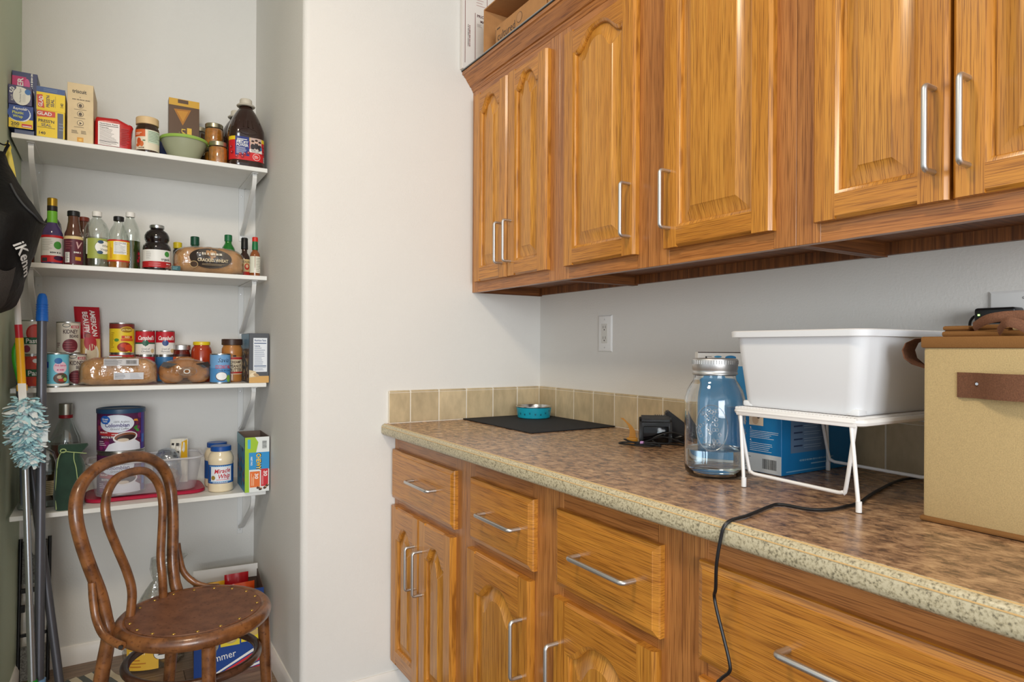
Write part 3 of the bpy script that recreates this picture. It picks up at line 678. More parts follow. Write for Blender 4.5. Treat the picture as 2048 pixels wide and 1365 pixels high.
m, nt, b = newmat('green_led'); b.inputs['Emission Color'].default_value = (.35, 1, .12, 1); b.inputs['Emission Strength'].default_value = 2.5
obj('indicator_light', bxo(1.4113, 1.4122, .5835, .587, 1.2655, 1.2685), m, t, 0)
bm = B(); tube(bm, catm([(1.43, .593, 1.268), (1.43, .602, 1.264), (1.432, .608, 1.256), (1.434, .610, 1.246)], 5), .0026, 8); obj('lead', bm, CORD, t)
bm = B()
path = [(1.437, .535, .9385), (1.440, .60, .9385), (1.434, .670, .9385), (1.36, .697, .9385), (1.2263, .6693, .9385), (1.150, .648, .9385), (1.0875, .6289, .9385), (1.040, .6262, .9385), (1.0022, .6278, .9385), (.9738, .6446, .9385), (.9612, .6913, .9385), (.930, .690, .9385), (.8974, .6823, .9385), (.850, .671, .9385), (.812, .667, .9382), (.797, .669, .931), (.7935, .673, .912), (.7925, .680, .871), (.800, .688, .829), (.808, .6975, .812), (.808, .692, .790), (.808, .680, .757), (.808, .668, .722), (.8085, .668, .706), (.809, .684, .688), (.806, .690, .672), (.806, .693, .60), (.806, .70, .45), (.806, .72, .25), (.80, .74, .03), (.78, .76, .004), (.70, .72, .004)]
tube(bm, catm(path, 5), .0027, 8); setp(obj('extension_cord', bm, CORD, loc=(1.0022, .6278, .936)), 'thin black power cord crossing the worktop and hanging over its front edge', 'cord')

# ------------------------------------------------------------------ on top of the wall cabinets
ZTOP = 2.2238
CARD = mat('brown_cardboard', (182, 132, 82), .8, var=(40, .06))
t = thing('mailing_box', 'flat white mailing box with dark red lines leaning on the wall above the cabinets', 'box', (1.225, 2.128, ZTOP))
obj('body', bxo(-.131, .135, -.010, .010, 0, .42, .0008, 1), mat('white_mailer', (226, 220, 214), .6), t, 0)
RD = (118, 40, 40); p = Print().rect(-.122, .022, -.120, .25, RD).rect(-.080, .03, -.078, .215, RD).rect(-.03, .0, -.028, .42, RD)
p.text('PRIORITY', -.072, .206, .010, (90, 46, 46), 1, al='l').text('MAIL', -.058, .188, .009, (90, 46, 46), 1, al='l').lines(-.072, .165, -.05, .178, 3, (130, 110, 106), 1, .2).lines(-.075, .24, -.032, .30, 6, (180, 130, 126), 1, .15)
p.smudge(-.102, .125, .08, .005, RD, 1, PI/2)
p.smudge(-.108, .125, .08, .005, (120, 110, 106), 1, PI/2)
p.build('front_print', t, front(-.010))
t = thing('cardboard_box', 'open brown cardboard box lying on its side on top of the cabinets', 'box', (1.26, 1.80, ZTOP), world=True)
for nm, a in (('back_panel', (1.396, 1.400, 1.60, 2.00)), ('side_panel', (1.116, 1.396, 1.996, 2.00)), ('side_panel', (1.116, 1.396, 1.60, 1.604))): obj(nm, bxo(*a, ZTOP, 2.390), CARD, t, 0)
obj('bottom_panel', bxo(1.116, 1.396, 1.604, 1.996, ZTOP, ZTOP+.003), CARD, t, 0); obj('top_panel', bxo(1.116, 1.396, 1.604, 1.996, 2.386, 2.390), CARD, t, 0)
t = thing('carton', 'low brown carton marked cultured, inside the open cardboard box', 'box', (1.200, 1.775, ZTOP+.0035))
obj('body', bxo(-.080, .080, -.155, .150, 0, .070, .001, 1), CARD, t, 0)
p = Print().text('cultured', -.078, .030, .026, (52, 40, 32), 1, 0, w=.115).ell(.004, .040, .017, .017, (60, 46, 36), 1).ell(.004, .040, .0155, .0155, (182, 132, 82), 2).smudge(-.128, .058, .022, .006, (60, 46, 36), 1, 0).rect(-.147, .003, -.1455, .060, (60, 46, 36), 1)
p.build('front_print', t, leftf(-.080))
t = thing('snack_bag', 'white and green plastic bag lying on top of the cabinets', 'bag', (1.19, 1.500, ZTOP+.001))
def pillow(bm, w, h, th, n=12, crimp=.12, seed=0, amp=.004):
    G = {}
    for s in (1, -1):
        for i in range(n+1):
            for j in range(n+1):
                u, v = 2*i/n-1, 2*j/n-1
                f = max(0, (1-abs(u)**3))**.6*max(0, 1-(max(0, abs(v)-crimp)/(1-crimp))**2.5)**.8 if abs(v) < 1 else 0
                if s < 0 and (i in (0, n) or j in (0, n)): continue
                wr = amp*noise.noise(Vector((u*3+seed, v*3, s*2)))*(1 if f > 0 else 0)
                G[s, i, j] = bm.verts.new((u*w/2, s*(th/2*f)+wr, (v+1)*h/2))
    def g(s, i, j): return G.get((s, i, j)) or G[1, i, j]
    for s in (1, -1):
        for i in range(n):
            for j in range(n):
                q = [g(s, i, j), g(s, i+1, j), g(s, i+1, j+1), g(s, i, j+1)]
                try: bm.faces.new(q if s < 0 else q[::-1])
                except ValueError: pass
    return bm
bm = B(); pillow(bm, .17, .20, .09, 14, seed=3); bmesh.ops.rotate(bm, verts=bm.verts, cent=(0, 0, 0), matrix=Matrix.Rotation(-PI/2, 3, 'Z')); obj('body', bm, mat('white_bag_film', (228, 226, 206), .35), t)
p = Print().poly([(-.03, .03), (.03, .03), (.035, .10), (-.04, .10)], (30, 130, 76), 0).smudge(.0, .065, 0.0675, .045, (220, 235, 220), 1, 0).ell(-.055, .04, .012, .018, (96, 150, 70), 0).ell(.06, .05, .010, .02, (110, 160, 80), 0).ell(-.06, .09, .008, .014, (130, 170, 90), 0)
p.build('front_print', t, lambda u, v, o: (-.044-o+1.6*u*u, -u, v), .012)
t = thing('clear_bottle', 'small clear plastic bottle between the open cardboard box and green-white bag', 'bottle', (1.128, 1.572, ZTOP+.0002))
bm = B(); lathe(bm, [(0, 0), (.015, 0), (.016, .004), (.016, .035), (.010, .046), (.008, .05), (.008, .056), (0, .056)], 20); obj('body', bm, clear('clear_plastic', (252, 252, 252), .16, .08, .5), t)
bm = B(); lathe(bm, [(0, .068), (.009, .067), (.0095, .056), (0, .0555)], 16); obj('cap', bm, clear('clear_plastic'), t)
# ------------------------------------------------------------------ pantry shelves
SH = [1.8847, 1.4704, 1.0599, .6464]; YF = 2.6236
names = ('top', 'second', 'third', 'lowest')
for i, z in enumerate(SH):
    t = thing('wall_shelf', ('highest white pantry shelf, holding boxes of wrap and juice', 'white pantry shelf with the sauce and vinegar bottles', 'white pantry shelf with the tinned food and wrapped loaves', 'lowest white pantry shelf, behind the bentwood chair')[i], 'shelf', (.122, 2.79, z-.016), group='white pantry shelves', world=True)
    obj('board', bxo(-.2705, .5155, YF, YP-.001, z-.016, z, .0015, 1), SHELFW, t, 0)
    for x in (-.2215, .474):
        br = obj('bracket', bxo(x-.011, x+.011, YP-.0035, YP-.0005, z-.240, z-.0165, .001, 1), BRKT, t)
        obj('arm', bxo(x-.011, x+.011, YF+.018, YP-.004, z-.0195, z-.0164, .0008, 1), BRKT, br)
        bm = B(); yy = [(YF+.030, z-.020), (YF+.050, z-.060), (YF+.11, z-.100), (YF+.19, z-.145), (YF+.26, z-.185), (YP-.006, z-.205)]
        sp = catm([(x, a, b) for a, b in yy], 4); rs_ = []
        for k, q in enumerate(sp):
            rs_.append([(q.x-.008, q.y, q.z), (q.x+.008, q.y, q.z), (q.x+.0075, q.y-.004, q.z-.011), (q.x-.0075, q.y-.004, q.z-.011)])
        loft(bm, rs_); obj('brace', bm, BRKT, br, 50)
        for q in ((x, YF+.027, z-.0197), ):
            bm = B(); lathe(bm, [(0, -.0012), (.003, -.0008), (.0035, 0)], 10, q); obj('screw', bm, NICKEL, br)
        for zz in (z-.05, z-.222):
            bm = B(); lathe(bm, [(0, .0012), (.003, .0008), (.0035, 0)], 10); bmesh.ops.rotate(bm, verts=bm.verts, cent=(0, 0, 0), matrix=Matrix.Rotation(PI/2, 3, 'X')); bmesh.ops.translate(bm, verts=bm.verts, vec=(x, YP-.0035, zz)); obj('screw', bm, NICKEL, br)
E1 = .0004
# ------------------------------------------------------------------ generic packages
def carton(name, label, cat, x0, x1, yf, dep, z, h, m, rotz=0, group=None, bev=.0008):
    t = thing(name, label, cat, ((x0+x1)/2, yf+dep/2, z+E1), rotz, group); w = x1-x0
    obj('body', bxo(-w/2, w/2, -dep/2, dep/2, 0, h, bev, 1), m, t, 0)
    t['_'] = 0; del t['_']
    return t, w, dep, h
TIN = mat('tin_metal', (190, 190, 186), .28, 1)
def can(label, x, y, z, r, h, pr_fn, group=None, rot=0, name='food_can'):
    t = thing(name, label, 'can', (x, y, z+E1), rot, group)
    bm = B(); lathe(bm, [(0, .002), (r-.003, .002), (r-.002, 0), (r, .0006), (r, .003), (r-.0012, .004), (r-.0012, h-.004), (r, h-.003), (r, h-.0006), (r-.002, h), (r-.003, h-.003), (r-.012, h-.0035), (0, h-.0035)], 40); obj('tin', bm, TIN, t, 35)
    p = Print(); pr_fn(p, r, h); p.build('paper_label', t, cylmap(r-.0010), r*.12)
    return t
def wrapbase(p, r, h, col, z0=.0045, z1=None): return p.rect(-PI*r*.97, z0, PI*r*.97, (z1 or h-.0045), col, 0)
def bottle(name, label, cat, x, y, z, prof, m, cap=None, capm=None, liquid=None, lm=None, lab=None, labr=None, group=None, rot=0, extra=()):
    t = thing(name, label, cat, (x, y, z+E1), rot, group)
    bm = B(); lathe(bm, prof, 40); obj('body', bm, m, t, 35)
    if liquid: bm = B(); lathe(bm, liquid, 36); obj('contents', bm, lm, t, 35)
    if cap: bm = B(); lathe(bm, cap, 32); obj('cap', bm, capm, t, 35)
    for nm, pf, mm in extra: bm = B(); lathe(bm, pf, 32); obj(nm, bm, mm, t, 35)
    if lab: p = Print(); lab(p); p.build('paper_label', t, cylmap(labr), labr*.12)
    return t
def capprof(r, z0, h): return [(r*.9, z0), (r, z0+.001), (r, z0+h-.002), (r-.0015, z0+h), (0, z0+h)]
def shrink(prof, d): return [(max(0, r-d) if r > 0 else 0, z) for r, z in prof]
CLR = clear('clear_bottle', (246, 250, 248), .10, .05, .45)
WT, BK = (238, 238, 234), (34, 32, 32)

# ================================================================== top shelf
z = SH[0]
NAVY = mat('navy_card', (28, 48, 104), .4); YEL = mat('yellow_card', (226, 190, 30), .4); BLUEC = mat('mid_blue_card', (40, 74, 140), .4)
t, w, d, h = carton('bag_box', 'tall navy and magenta box of freezer bags at the back left of the top shelf', 'box', -.277, -.209, 2.702, .10, z, .226, NAVY, math.radians(0))
p = Print().rect(-.034, .090, .004, .210, (196, 40, 112), 1).text('FREEZER', -.012, .155, .015, WT, 2, rot=PI/2, w=.10).ell(.006, .185, .008, .020, (214, 90, 150), 2).ell(-.022, .155, .005, .010, (60, 70, 150), 2).ell(.0, .15, .009, .02, (226, 150, 186), 2).text('25', .019, .16, .012, WT, 2, rot=PI/2).smudge(.019, .20, .05, .006, WT, 2, PI/2)
p.build('front_print', t, front(-d/2))
t, w, d, h = carton('wrap_box', 'lowest dark blue box of the three left-hand wrap boxes, edge only showing', 'box', -.264, -.212, 2.640, .058, z, .018, mat('dusk_blue_card', (70, 84, 122), .4))
t, w, d, h = carton('wrap_box', 'blue and yellow plastic wrap box, end-on at the left of the top shelf', 'box', -.2785, -.214, 2.632, .067, z+.0188, .074, NAVY)
p = Print().rect(-.0317, 0, .0317, .074, (28, 62, 140), 0).rect(-.0317, 0, .0317, .030, (238, 206, 30), 1).ell(-.004, .046, .030, .026, (232, 240, 246), 2).ell(-.006, .048, .029, .025, (26, 74, 156), 3).rect(-.0317, 0, .0317, .022, (238, 206, 30), 4)
p.text('Reynolds', -.003, .063, .008, WT, 5, w=.036, ital=.2).text('Plastic', -.008, .050, .0085, (214, 220, 90), 5, w=.030).text('Wrap', -.008, .038, .0085, (214, 220, 90), 5, w=.026).text('200', -.015, .013, .010, BK, 5, w=.022).text('SQ FT', -.015, .004, .004, BK, 5, w=.018).rect(.002, .004, .029, .015, (206, 40, 60), 5).rect(.004, .006, .027, .009, WT, 6)
p.build('front_print', t, front(-d/2))
t, w, d, h = carton('paper_box', 'dark blue parchment paper box with a cream patch, on the plastic wrap box', 'box', -.2790, -.2175, 2.628, .070, z+.0935, .062, mat('indigo_card', (42, 44, 98), .4))
p = Print().text('50', -.021, .044, .012, WT, 2, rot=PI/2, w=.020).text('SQ FT', -.021, .020, .006, WT, 2, 0, rot=PI/2, w=.02).ell(.004, .028, .023, .029, (226, 226, 216), 1).rect(-.010, .004, .004, .058, (226, 226, 216), 2).text('Parchment Paper', .0, .030, .005, (80, 80, 90), 3, 0, rot=PI/2, w=.045).ell(.020, .044, .008, .009, (40, 110, 180), 3).lines(.006, .010, .014, .04, 3, (150, 150, 150), 3, .2, True)
p.build('front_print', t, front(-d/2))
def gladbox(label, x0, x1, z0, h, up):
    t, w, d, hh = carton('wrap_box', label, 'box', x0, x1, 2.645, .26, z0, h, YEL, group='yellow sealing wrap boxes')
    p = Print().rect(-w/2, 0, w/2, h, (240, 206, 20), 0)
    if up:
        p.rect(-w/2, 0, w/2, .006, (190, 190, 150), 1).rect(.018, .006, w/2-.004, h-.004, (84, 92, 112), 1).lines(.022, .03, .036, .06, 3, (130, 140, 160), 2, .3)
        p.poly([(-w/2+.001, h-.024), (.012, h-.020), (.012, h-.002), (-w/2+.001, h-.002)], (206, 60, 34), 2).text('GLAD', -.017, h-.0115, .011, WT, 3, w=.040)
        p.text("PRESS'N", -.012, h-.036, .0095, BK, 2, w=.044).text('SEAL', -.012, h-.049, .0095, (90, 90, 92), 2, w=.028).lines(-.036, h-.060, .014, h-.055, 1, (120, 110, 40), 2).text('140', -.024, .018, .009, BK, 2, w=.020)
    else:
        p.rect(-w/2, h-.018, w/2, h, (50, 84, 142), 1).lines(-.02, h-.014, .03, h-.004, 2, (110, 140, 180), 2, .3)
        p.poly([(-w/2+.004, .008), (-w/2+.022, .006), (-w/2+.016, .050), (-w/2+.001, .048)], (206, 60, 34), 2).text('GLAD', -w/2+.0115, .027, .011, WT, 3, rot=PI/2-.08, w=.036)
        p.text("PRESS'N", -.008, .030, .009, (60, 62, 80), 2, rot=PI/2, w=.040).text('SEAL', .004, .026, .009, (60, 62, 80), 2, rot=PI/2, w=.026).text('140', .030, .022, .008, BK, 2, rot=PI/2, w=.016).rect(.012, .012, .0128, .05, (110, 100, 40), 2)
    p.build('front_print', t, front(-d/2)); return t
gladbox('lower of the two yellow sealing wrap boxes, red logo upright', -.206, -.130, z, .094, True)
gladbox('upper of the two yellow sealing wrap boxes, red logo turned sideways', -.207, -.129, z+.0945, .076, False)
t, w, d, h = carton('cracker_box', 'tall cream cracker box with small round icons on the top shelf', 'box', -.119, -.045, 2.652, .17, z, .205, mat('kraft_cream_card', (222, 200, 160), .6, var=(30, .05)), math.radians(-3))
IK = (74, 60, 44); p = Print().text('triscuit', -.003, .178, .012, (50, 42, 34), 1, w=.040).ell(-.001, .158, .0014, .0014, IK, 1, 8).smudge(.002, .150, .05, .005, IK, 1, 0)
for k, v in enumerate((.131, .102, .071)): p.ell(0, v, .0095, .0095, IK, 1, 24).ell(0, v, .0080, .0080, (222, 200, 160), 2, 24).ell(0, v-.001, .005, .006, IK, 3, 3 if k == 2 else 12).lines(-.018, v-.016, .018, v-.013, 1, IK, 1, .4)
p.lines(-.025, .034, -.004, .046, 3, IK, 1, .4).lines(.002, .034, .023, .046, 3, IK, 1, .4).rect(-.009, .006, .009, .022, (212, 150, 40), 1).ell(0, .014, .005, .004, (236, 190, 80), 2)
p.build('front_print', t, front(-d/2))
# red bag
t = thing('pasta_bag', 'red plastic bag with a white nutrition panel on the top shelf', 'bag', (.010, 2.705, z+E1))
REDF = mat('red_film', (184, 34, 34), .25, bump=(40, .3))
bm = B(); box(bm, -.055, .055, -.035, .035, 0, .112, .014, 3); bmesh.ops.subdivide_edges(bm, edges=bm.edges[:], cuts=2, use_grid_fill=True)
for v in bm.verts:
    n = noise.noise(v.co*38); v.co.x += .004*n; v.co.z = max(0, v.co.z+(.006*noise.noise(v.co*45+Vector((5, 0, 0))) if v.co.z > .05 else 0)); v.co.y += .003*n
    if v.co.z > .09 and v.co.x > .02: v.co.x += .004; v.co.z -= .012
obj('film', bm, REDF, t, 60)
p = Print().facts(-.046, .012, .018, .092, (232, 226, 222)).lines(.022, .02, .050, .08, 10, (150, 20, 24), 1, .3); p.build('nutrition_print', t, lambda u, v, o: (u, -.0395-o, v))
# sauce jar with cream lid
prof = [(0, 0), (.034, 0), (.037, .003), (.038, .010), (.038, .090), (.036, .098), (.033, .104), (.033, .112), (0, .112)]
def lab(p):
    p.rect(-.085, .014, .085, .086, (224, 214, 190), 0).rect(-.050, .060, -.008, .086, (206, 96, 46), 1).lines(-.045, .066, -.014, .076, 2, (240, 220, 200), 2, .4)
    p.rect(.000, .040, .05, .084, (196, 212, 190), 1).lines(.003, .044, .048, .082, 7, (70, 96, 76), 2, .25).ell(-.030, .044, .008, .012, (196, 84, 40), 2).ell(-.020, .034, .007, .010, (206, 110, 60), 2).ell(-.034, .030, .008, .006, (206, 96, 46), 2).ell(-.012, .046, .005, .002, (60, 110, 60), 2).smudge(-.02, .020, 0.0225, .006, (130, 90, 60), 2, 0)
bottle('sauce_jar', 'dark sauce jar with a wide cream lid and orange-green label, top shelf', 'jar', .114, 2.690, z, prof, mat('dark_sauce_glass', (50, 30, 20), .12, coat=.5), capprof(.0365, .108, .026), mat('cream_lid', (216, 186, 140), .5, var=(30, .06)), lab=lab, labr=.0382)
# boxes at the back
t, w, d, h = carton('carton', 'small navy box mostly hidden behind the green-rimmed bowl', 'box', .150, .195, 2.80, .06, z, .098, NAVY)
t, w, d, h = carton('pasta_box', 'brown and gold lasagna box standing behind the green-rimmed bowl', 'box', .189, .294, 2.790, .045, z, .262, mat('brown_card', (92, 66, 46), .35), math.radians(0))
GD = (208, 160, 52); p = Print().rect(-w/2, h-.026, w/2, h, GD, 1).rect(-.022, h-.016, .014, h-.002, (92, 66, 46), 2).poly([(-.036, h-.040), (.024, h-.036), (-.005, h-.100)], (170, 110, 30), 1).poly([(-.026, h-.046), (.014, h-.043), (-.004, h-.085)], (196, 136, 40), 2)
p.text('LASAGNA', -.002, .100, .013, (226, 190, 70), 2, rot=-PI/2, w=.10).rect(.010, .130, .026, .155, (226, 182, 60), 2).lines(-.022, .06, -.012, .14, 3, (190, 170, 130), 2, .25, True).ell(.035, .105, .008, .006, (50, 100, 170), 2)
p.build('front_print', t, front(-d/2))
# bowl with green rim
t = thing('mixing_bowl', 'translucent round bowl with a lime green lid on the top shelf', 'bowl', (.235, 2.715, z+E1))
bm = B(); lathe(bm, [(0, 0), (.038, 0), (.042, .003), (.055, .022), (.070, .055), (.077, .078), (.074, .079), (.066, .056), (.051, .025), (.038, .006), (0, .005)], 48); obj('shell', bm, frosted('grey_green_bowl_plastic', (176, 180, 150), .72), t)
bm = B(); lathe(bm, [(0, .006), (.037, .007), (.048, .022), (.058, .042), (.04, .046), (.0, .048)], 32); obj('leftovers', bm, mat('pinkish_food', (170, 128, 104), .8, var=(30, .15)), t)
bm = B(); lathe(bm, [(.0765, .076), (.080, .075), (.0825, .080), (.081, .085), (.076, .0875), (.070, .0855), (.05, .0845), (0, .084)], 48); bm2 = obj('lid', bm, mat('lime_plastic', (150, 184, 84), .4), t)
obj('lid_tab', bxo(.076, .094, -.010, .010, .076, .080, .0015), mat('lime_plastic', (150, 184, 84), .4), t)
# canning jars
GOLDLID = mat('canning_lid', (184, 176, 150), .3, .9); PRES = mat('orange_preserve', (186, 112, 30), .35, var=(90, .35), coat=.6)
def cjar(label, x, y, zz, m=PRES, r=.0345, h=.088):
    pf = [(0, 0), (r-.005, 0), (r-.001, .003), (r, .010), (r, h*.70), (r-.002, h*.76), (r-.005, h*.80), (r-.005, h*.84), (0, h*.84)]
    t = bottle('canning_jar', label, 'jar', x, y, zz, pf, CLR, capprof(r-.002, h*.80, h*.195), GOLDLID, liquid=[(0, .002)]+shrink(pf[1:6], .0016)+[(0, h*.75)], lm=m, group='small canning jars on the top shelf')
    return t
cjar('front canning jar of orange preserve standing on the top shelf', .349, 2.690, z)
DKP = mat('dark_preserve', (60, 34, 16), .35, coat=.5)
cjar('canning jar of orange preserve at the back, under another jar', .344, 2.775, z)
cjar('upper canning jar of orange preserve, raised above the front jar', .344, 2.765, z+.0890, PRES)
cjar('canning jar of dark preserve left of the raised jar', .300, 2.845, z+.0890, DKP); cjar('bottom dark canning jar at the back beside the bowl', .300, 2.845, z, DKP)
# juice bottles
JUICE = mat('dark_juice', (44, 22, 16), .12, coat=.6)
def juice(label, x, y, lbl=True, rot=0):
    def ring(zz, w, d, rr): return [(a, b, zz) for a, b in rrect(w, d, min(rr, w/2-.001, d/2-.001), 8)]
    t = thing('juice_bottle', label, 'bottle', (x, y, z+E1), rot, 'big juice bottles on the top shelf')
    R = [ring(0, .112, .096, .03), ring(.003, .124, .108, .034), ring(.012, .130, .112, .036), ring(.020, .128, .110, .036), ring(.024, .126, .108, .035), ring(.112, .126, .108, .035), ring(.118, .130, .112, .036), ring(.145, .130, .112, .04), ring(.170, .118, .104, .046), ring(.195, .098, .090, .044), ring(.215, .076, .074, .036), ring(.230, .056, .056, .027), ring(.238, .044, .044, .0215), ring(.246, .036, .036, .0175)]
    obj('body', loft(B(), R), JUICE, t, 40)
    bm = B(); lathe(bm, [(.024, .242), (.032, .243), (.034, .246), (.030, .250), (.022, .251)], 32); obj('neck_ring', bm, mat('cream_cap', (206, 198, 182), .5), t)
    bm = B(); lathe(bm, [(.021, .250), (.0225, .252), (.0222, .268), (.020, .2715), (0, .2715)], 32); obj('cap', bm, mat('cream_cap', (206, 198, 182), .5), t)
    for k in range(7):
        bm = B(); a = -.5+k/6; tube(bm, [(.115*a*.9, -.057+.06*a*a, .148), (.085*a, -.050+.05*a*a, .176)], .003, 6); obj('rib', bm, JUICE, t)
    bm = B(); tube(bm, catm([(.032*math.cos(2*PI*q/12), -.0545-.001, .133+.012*math.sin(2*PI*q/12)) for q in range(12)], 3, True), .0022, 6, True); obj('grip_ring', bm, JUICE, t)
    if lbl:
        p = Print().rect(-.085, .024, .085, .112, (204, 30, 36), 0).rect(-.085, .098, .085, .112, (232, 196, 30), 1).rect(-.046, .040, .004, .112, (36, 52, 124), 2).rect(.006, .060, .050, .112, (196, 170, 160), 2)
        p.lines(-.040, .094, -.004, .104, 2, WT, 3, .5).text('FRUIT', -.021, .090, .010, WT, 3, w=.042).text('POWER', -.021, .079, .009, WT, 3, w=.042).lines(-.042, .046, -.002, .072, 6, (220, 224, 236), 3, .3)
        for u, v in ((.016, .094), (.029, .098), (.042, .093)): p.ell(u, v, .005, .0065, (222, 182, 158), 4).ell(u, v+.005, .0055, .004, (60, 40, 34), 5).ell(u, v-.016, .0075, .012, (50, 44, 48), 4)
        p.rect(.044, .068, .051, .080, (50, 130, 176), 5).rect(.004, .056, .052, .068, (232, 226, 220), 4).smudge(.026, .064, .03, .004, BK, 5, 0).lines(.012, .057, .044, .061, 1, BK, 5)
        for u, v in ((-.04, .035), (-.028, .044), (-.02, .036), (-.012, .046), (.002, .052), (.060, .085), (.064, .070), (.058, .058), (-.062, .07), (-.058, .05)): p.ell(u, v, .006, .006, (150, 16, 30), 6).ell(u-.0015, v+.002, .0016, .0016, (240, 160, 170), 7)
        p.ell(.030, .040, .0135, .0135, WT, 4).ell(.030, .040, .0122, .0122, (214, 40, 36), 5).lines(.022, .034, .038, .046, 3, WT, 6, .35).rect(.060, .026, .070, .046, WT, 4).lines(.061, .027, .069, .045, 8, BK, 5, .5)
        def mp(u, v, o):
            hx, hy, rr = .063, .054, .035; s = abs(u); sg = 1 if u >= 0 else -1
            if s < hx-rr: return (u, -hy-o, v)
            a = (s-(hx-rr))/rr
            if a < PI/2: return (sg*(hx-rr+(rr+o)*math.sin(a)), -(hy-rr)-(rr+o)*math.cos(a), v)
            return (sg*(hx+o), -(hy-rr)+(s-(hx-rr)-rr*PI/2), v)
        p.build('paper_label', t, mp, .004)
    return t
juice('front juice bottle with a red and blue fruit label, right end of the top shelf', .447, 2.690)
juice('dark juice bottle mostly hidden behind the other juice bottle', .438, 2.845, True)

# ================================================================== second shelf
z = SH[1]
# tall sauce bottle, green neck sleeve
pf = [(0, 0), (.028, 0), (.0305, .003), (.0305, .105), (.027, .118), (.018, .135), (.0135, .146), (.013, .200), (0, .200)]
def lab(p): p.rect(-.085, .008, .085, .098, (224, 224, 222), 0).rect(-.085, .090, .085, .098, (196, 30, 40), 1).rect(-.085, .008, .085, .030, (196, 40, 46), 1).ell(.018, .065, .012, .013, (70, 150, 60), 2).lines(-.030, .045, .004, .085, 7, (150, 150, 150), 1, .2).ell(.022, .022, .016, .008, (60, 20, 60), 2).rect(-.03, .010, -.012, .022, (60, 60, 66), 2).smudge(.012, .040, 0.0315, .006, BK, 2, 0)
bottle('sauce_bottle', 'bottle with a gold cap and green neck sleeve, beside the black bag', 'bottle', -.165, 2.685, z, pf, mat('violet_glass', (96, 80, 130), .1, trans=.4), capprof(.0145, .198, .028), mat('gold_cap', (176, 142, 50), .3, .8), lab=lab, labr=.0306,
       extra=(('neck_band', [(.0140, .182), (.0148, .183), (.0148, .199), (.0140, .200)], mat('black_band', (24, 22, 22), .4)), ('neck_sleeve', [(.0150, .140), (.0148, .150), (.0146, .181), (.0136, .182)], mat('green_sleeve', (110, 180, 50), .4))))
pf2 = [(0, 0), (.027, 0), (.029, .003), (.029, .135), (.026, .158), (.016, .176), (.012, .185), (0, .185)]
bottle('wine_bottle', 'dark bottle hidden behind the green-necked bottle', 'bottle', -.172, 2.800, z, pf2, mat('dark_bottle_glass', (36, 34, 42), .1, coat=.6), capprof(.0135, .184, .012), BLACKP)
bottle('sauce_bottle', 'red-capped bottle mostly hidden behind the black hanging bag', 'bottle', -.240, 2.720, z, [(0, 0), (.022, 0), (.024, .003), (.024, .13), (.014, .16), (.011, .19), (0, .19)], mat('brown_sauce_glass', (80, 44, 28), .15, coat=.5), capprof(.013, .188, .020), mat('red_cap', (206, 44, 30), .35))
pf3 = [(0, 0), (.024, 0), (.027, .003), (.0272, .090), (.026, .110), (.0205, .125), (.0165, .150), (.016, .172), (0, .172)]
def lab(p): p.rect(-.08, .006, .08, .094, (94, 34, 52), 0).rect(-.08, .090, .08, .100, (226, 204, 150), 1).rect(-.026, .010, -.010, .045, WT, 1).lines(-.024, .012, -.012, .043, 10, BK, 2, .4).text('V', .014, .070, .022, (206, 170, 170), 2, ital=.2).smudge(.014, .045, .024, .007, WT, 2, 0).rect(.006, .018, .024, .030, (206, 150, 40), 2).lines(-.024, .055, .0, .085, 4, (150, 90, 90), 1, .25)
BRS = mat('amber_brown_sauce', (92, 58, 44), .12, coat=.5)
bottle('dressing_bottle', 'brown dressing bottle with a black cap and maroon label', 'bottle', -.105, 2.680, z, pf3, BRS, capprof(.0185, .170, .018), BLACKP, lab=lab, labr=.0273)
bottle('dressing_bottle', 'second brown bottle hidden behind the maroon-labelled bottle', 'bottle', -.080, 2.775, z, pf3, BRS, capprof(.0185, .170, .016), mat('rust_cap', (120, 50, 34), .4))
pf4 = [(0, 0), (.034, 0), (.0375, .003), (.039, .010), (.039, .100), (.0388, .118), (.036, .138), (.029, .156), (.018, .170), (.014, .174), (.0135, .184), (0, .184)]
def lab(p): p.rect(-.030, .030, .065, .100, (156, 166, 74), 0).rect(-.035, .045, -.028, .098, (226, 228, 210), 0).ell(.022, .070, .027, .023, WT, 1).ell(.022, .070, .0285, .0245, (110, 124, 50), 0).text('White', .028, .076, .008, (40, 50, 40), 2, 0, w=.026, ital=.2).text('Vinegar', .025, .063, .008, (40, 50, 40), 2, 0, w=.030, ital=.2).ell(.012, .088, .009, .006, (50, 80, 110), 2).ell(.010, .052, .009, .006, (50, 80, 110), 2)
WHCAP = mat('white_cap', (232, 230, 224), .4)
bottle('vinegar_bottle', 'clear round bottle of white vinegar with an olive label', 'bottle', -.038, 2.700, z, pf4, CLR, capprof(.0148, .180, .018), WHCAP, liquid=[(0, .002)]+shrink(pf4[1:5], .0016)+[(.037, .105), (0, .105)], lm=clear('clear_vinegar', (238, 240, 232), .06, .05, .3), lab=lab, labr=.0392)
pf5 = [(0, 0), (.029, 0), (.0325, .003), (.0335, .012), (.0335, .098), (.032, .116), (.026, .136), (.018, .152), (.0145, .160), (.014, .172), (0, .172)]
def lab(p): p.rect(-.075, .022, .075, .098, (232, 196, 40), 0).rect(-.075, .094, .075, .099, (190, 40, 34), 1).rect(-.075, .022, .075, .028, (190, 60, 34), 1).facts(-.016, .048, .026, .092).lines(-.030, .032, -.020, .09, 3, (190, 60, 40), 1, .35, True).lines(.028, .050, .034, .09, 6, (140, 90, 30), 1, .3)
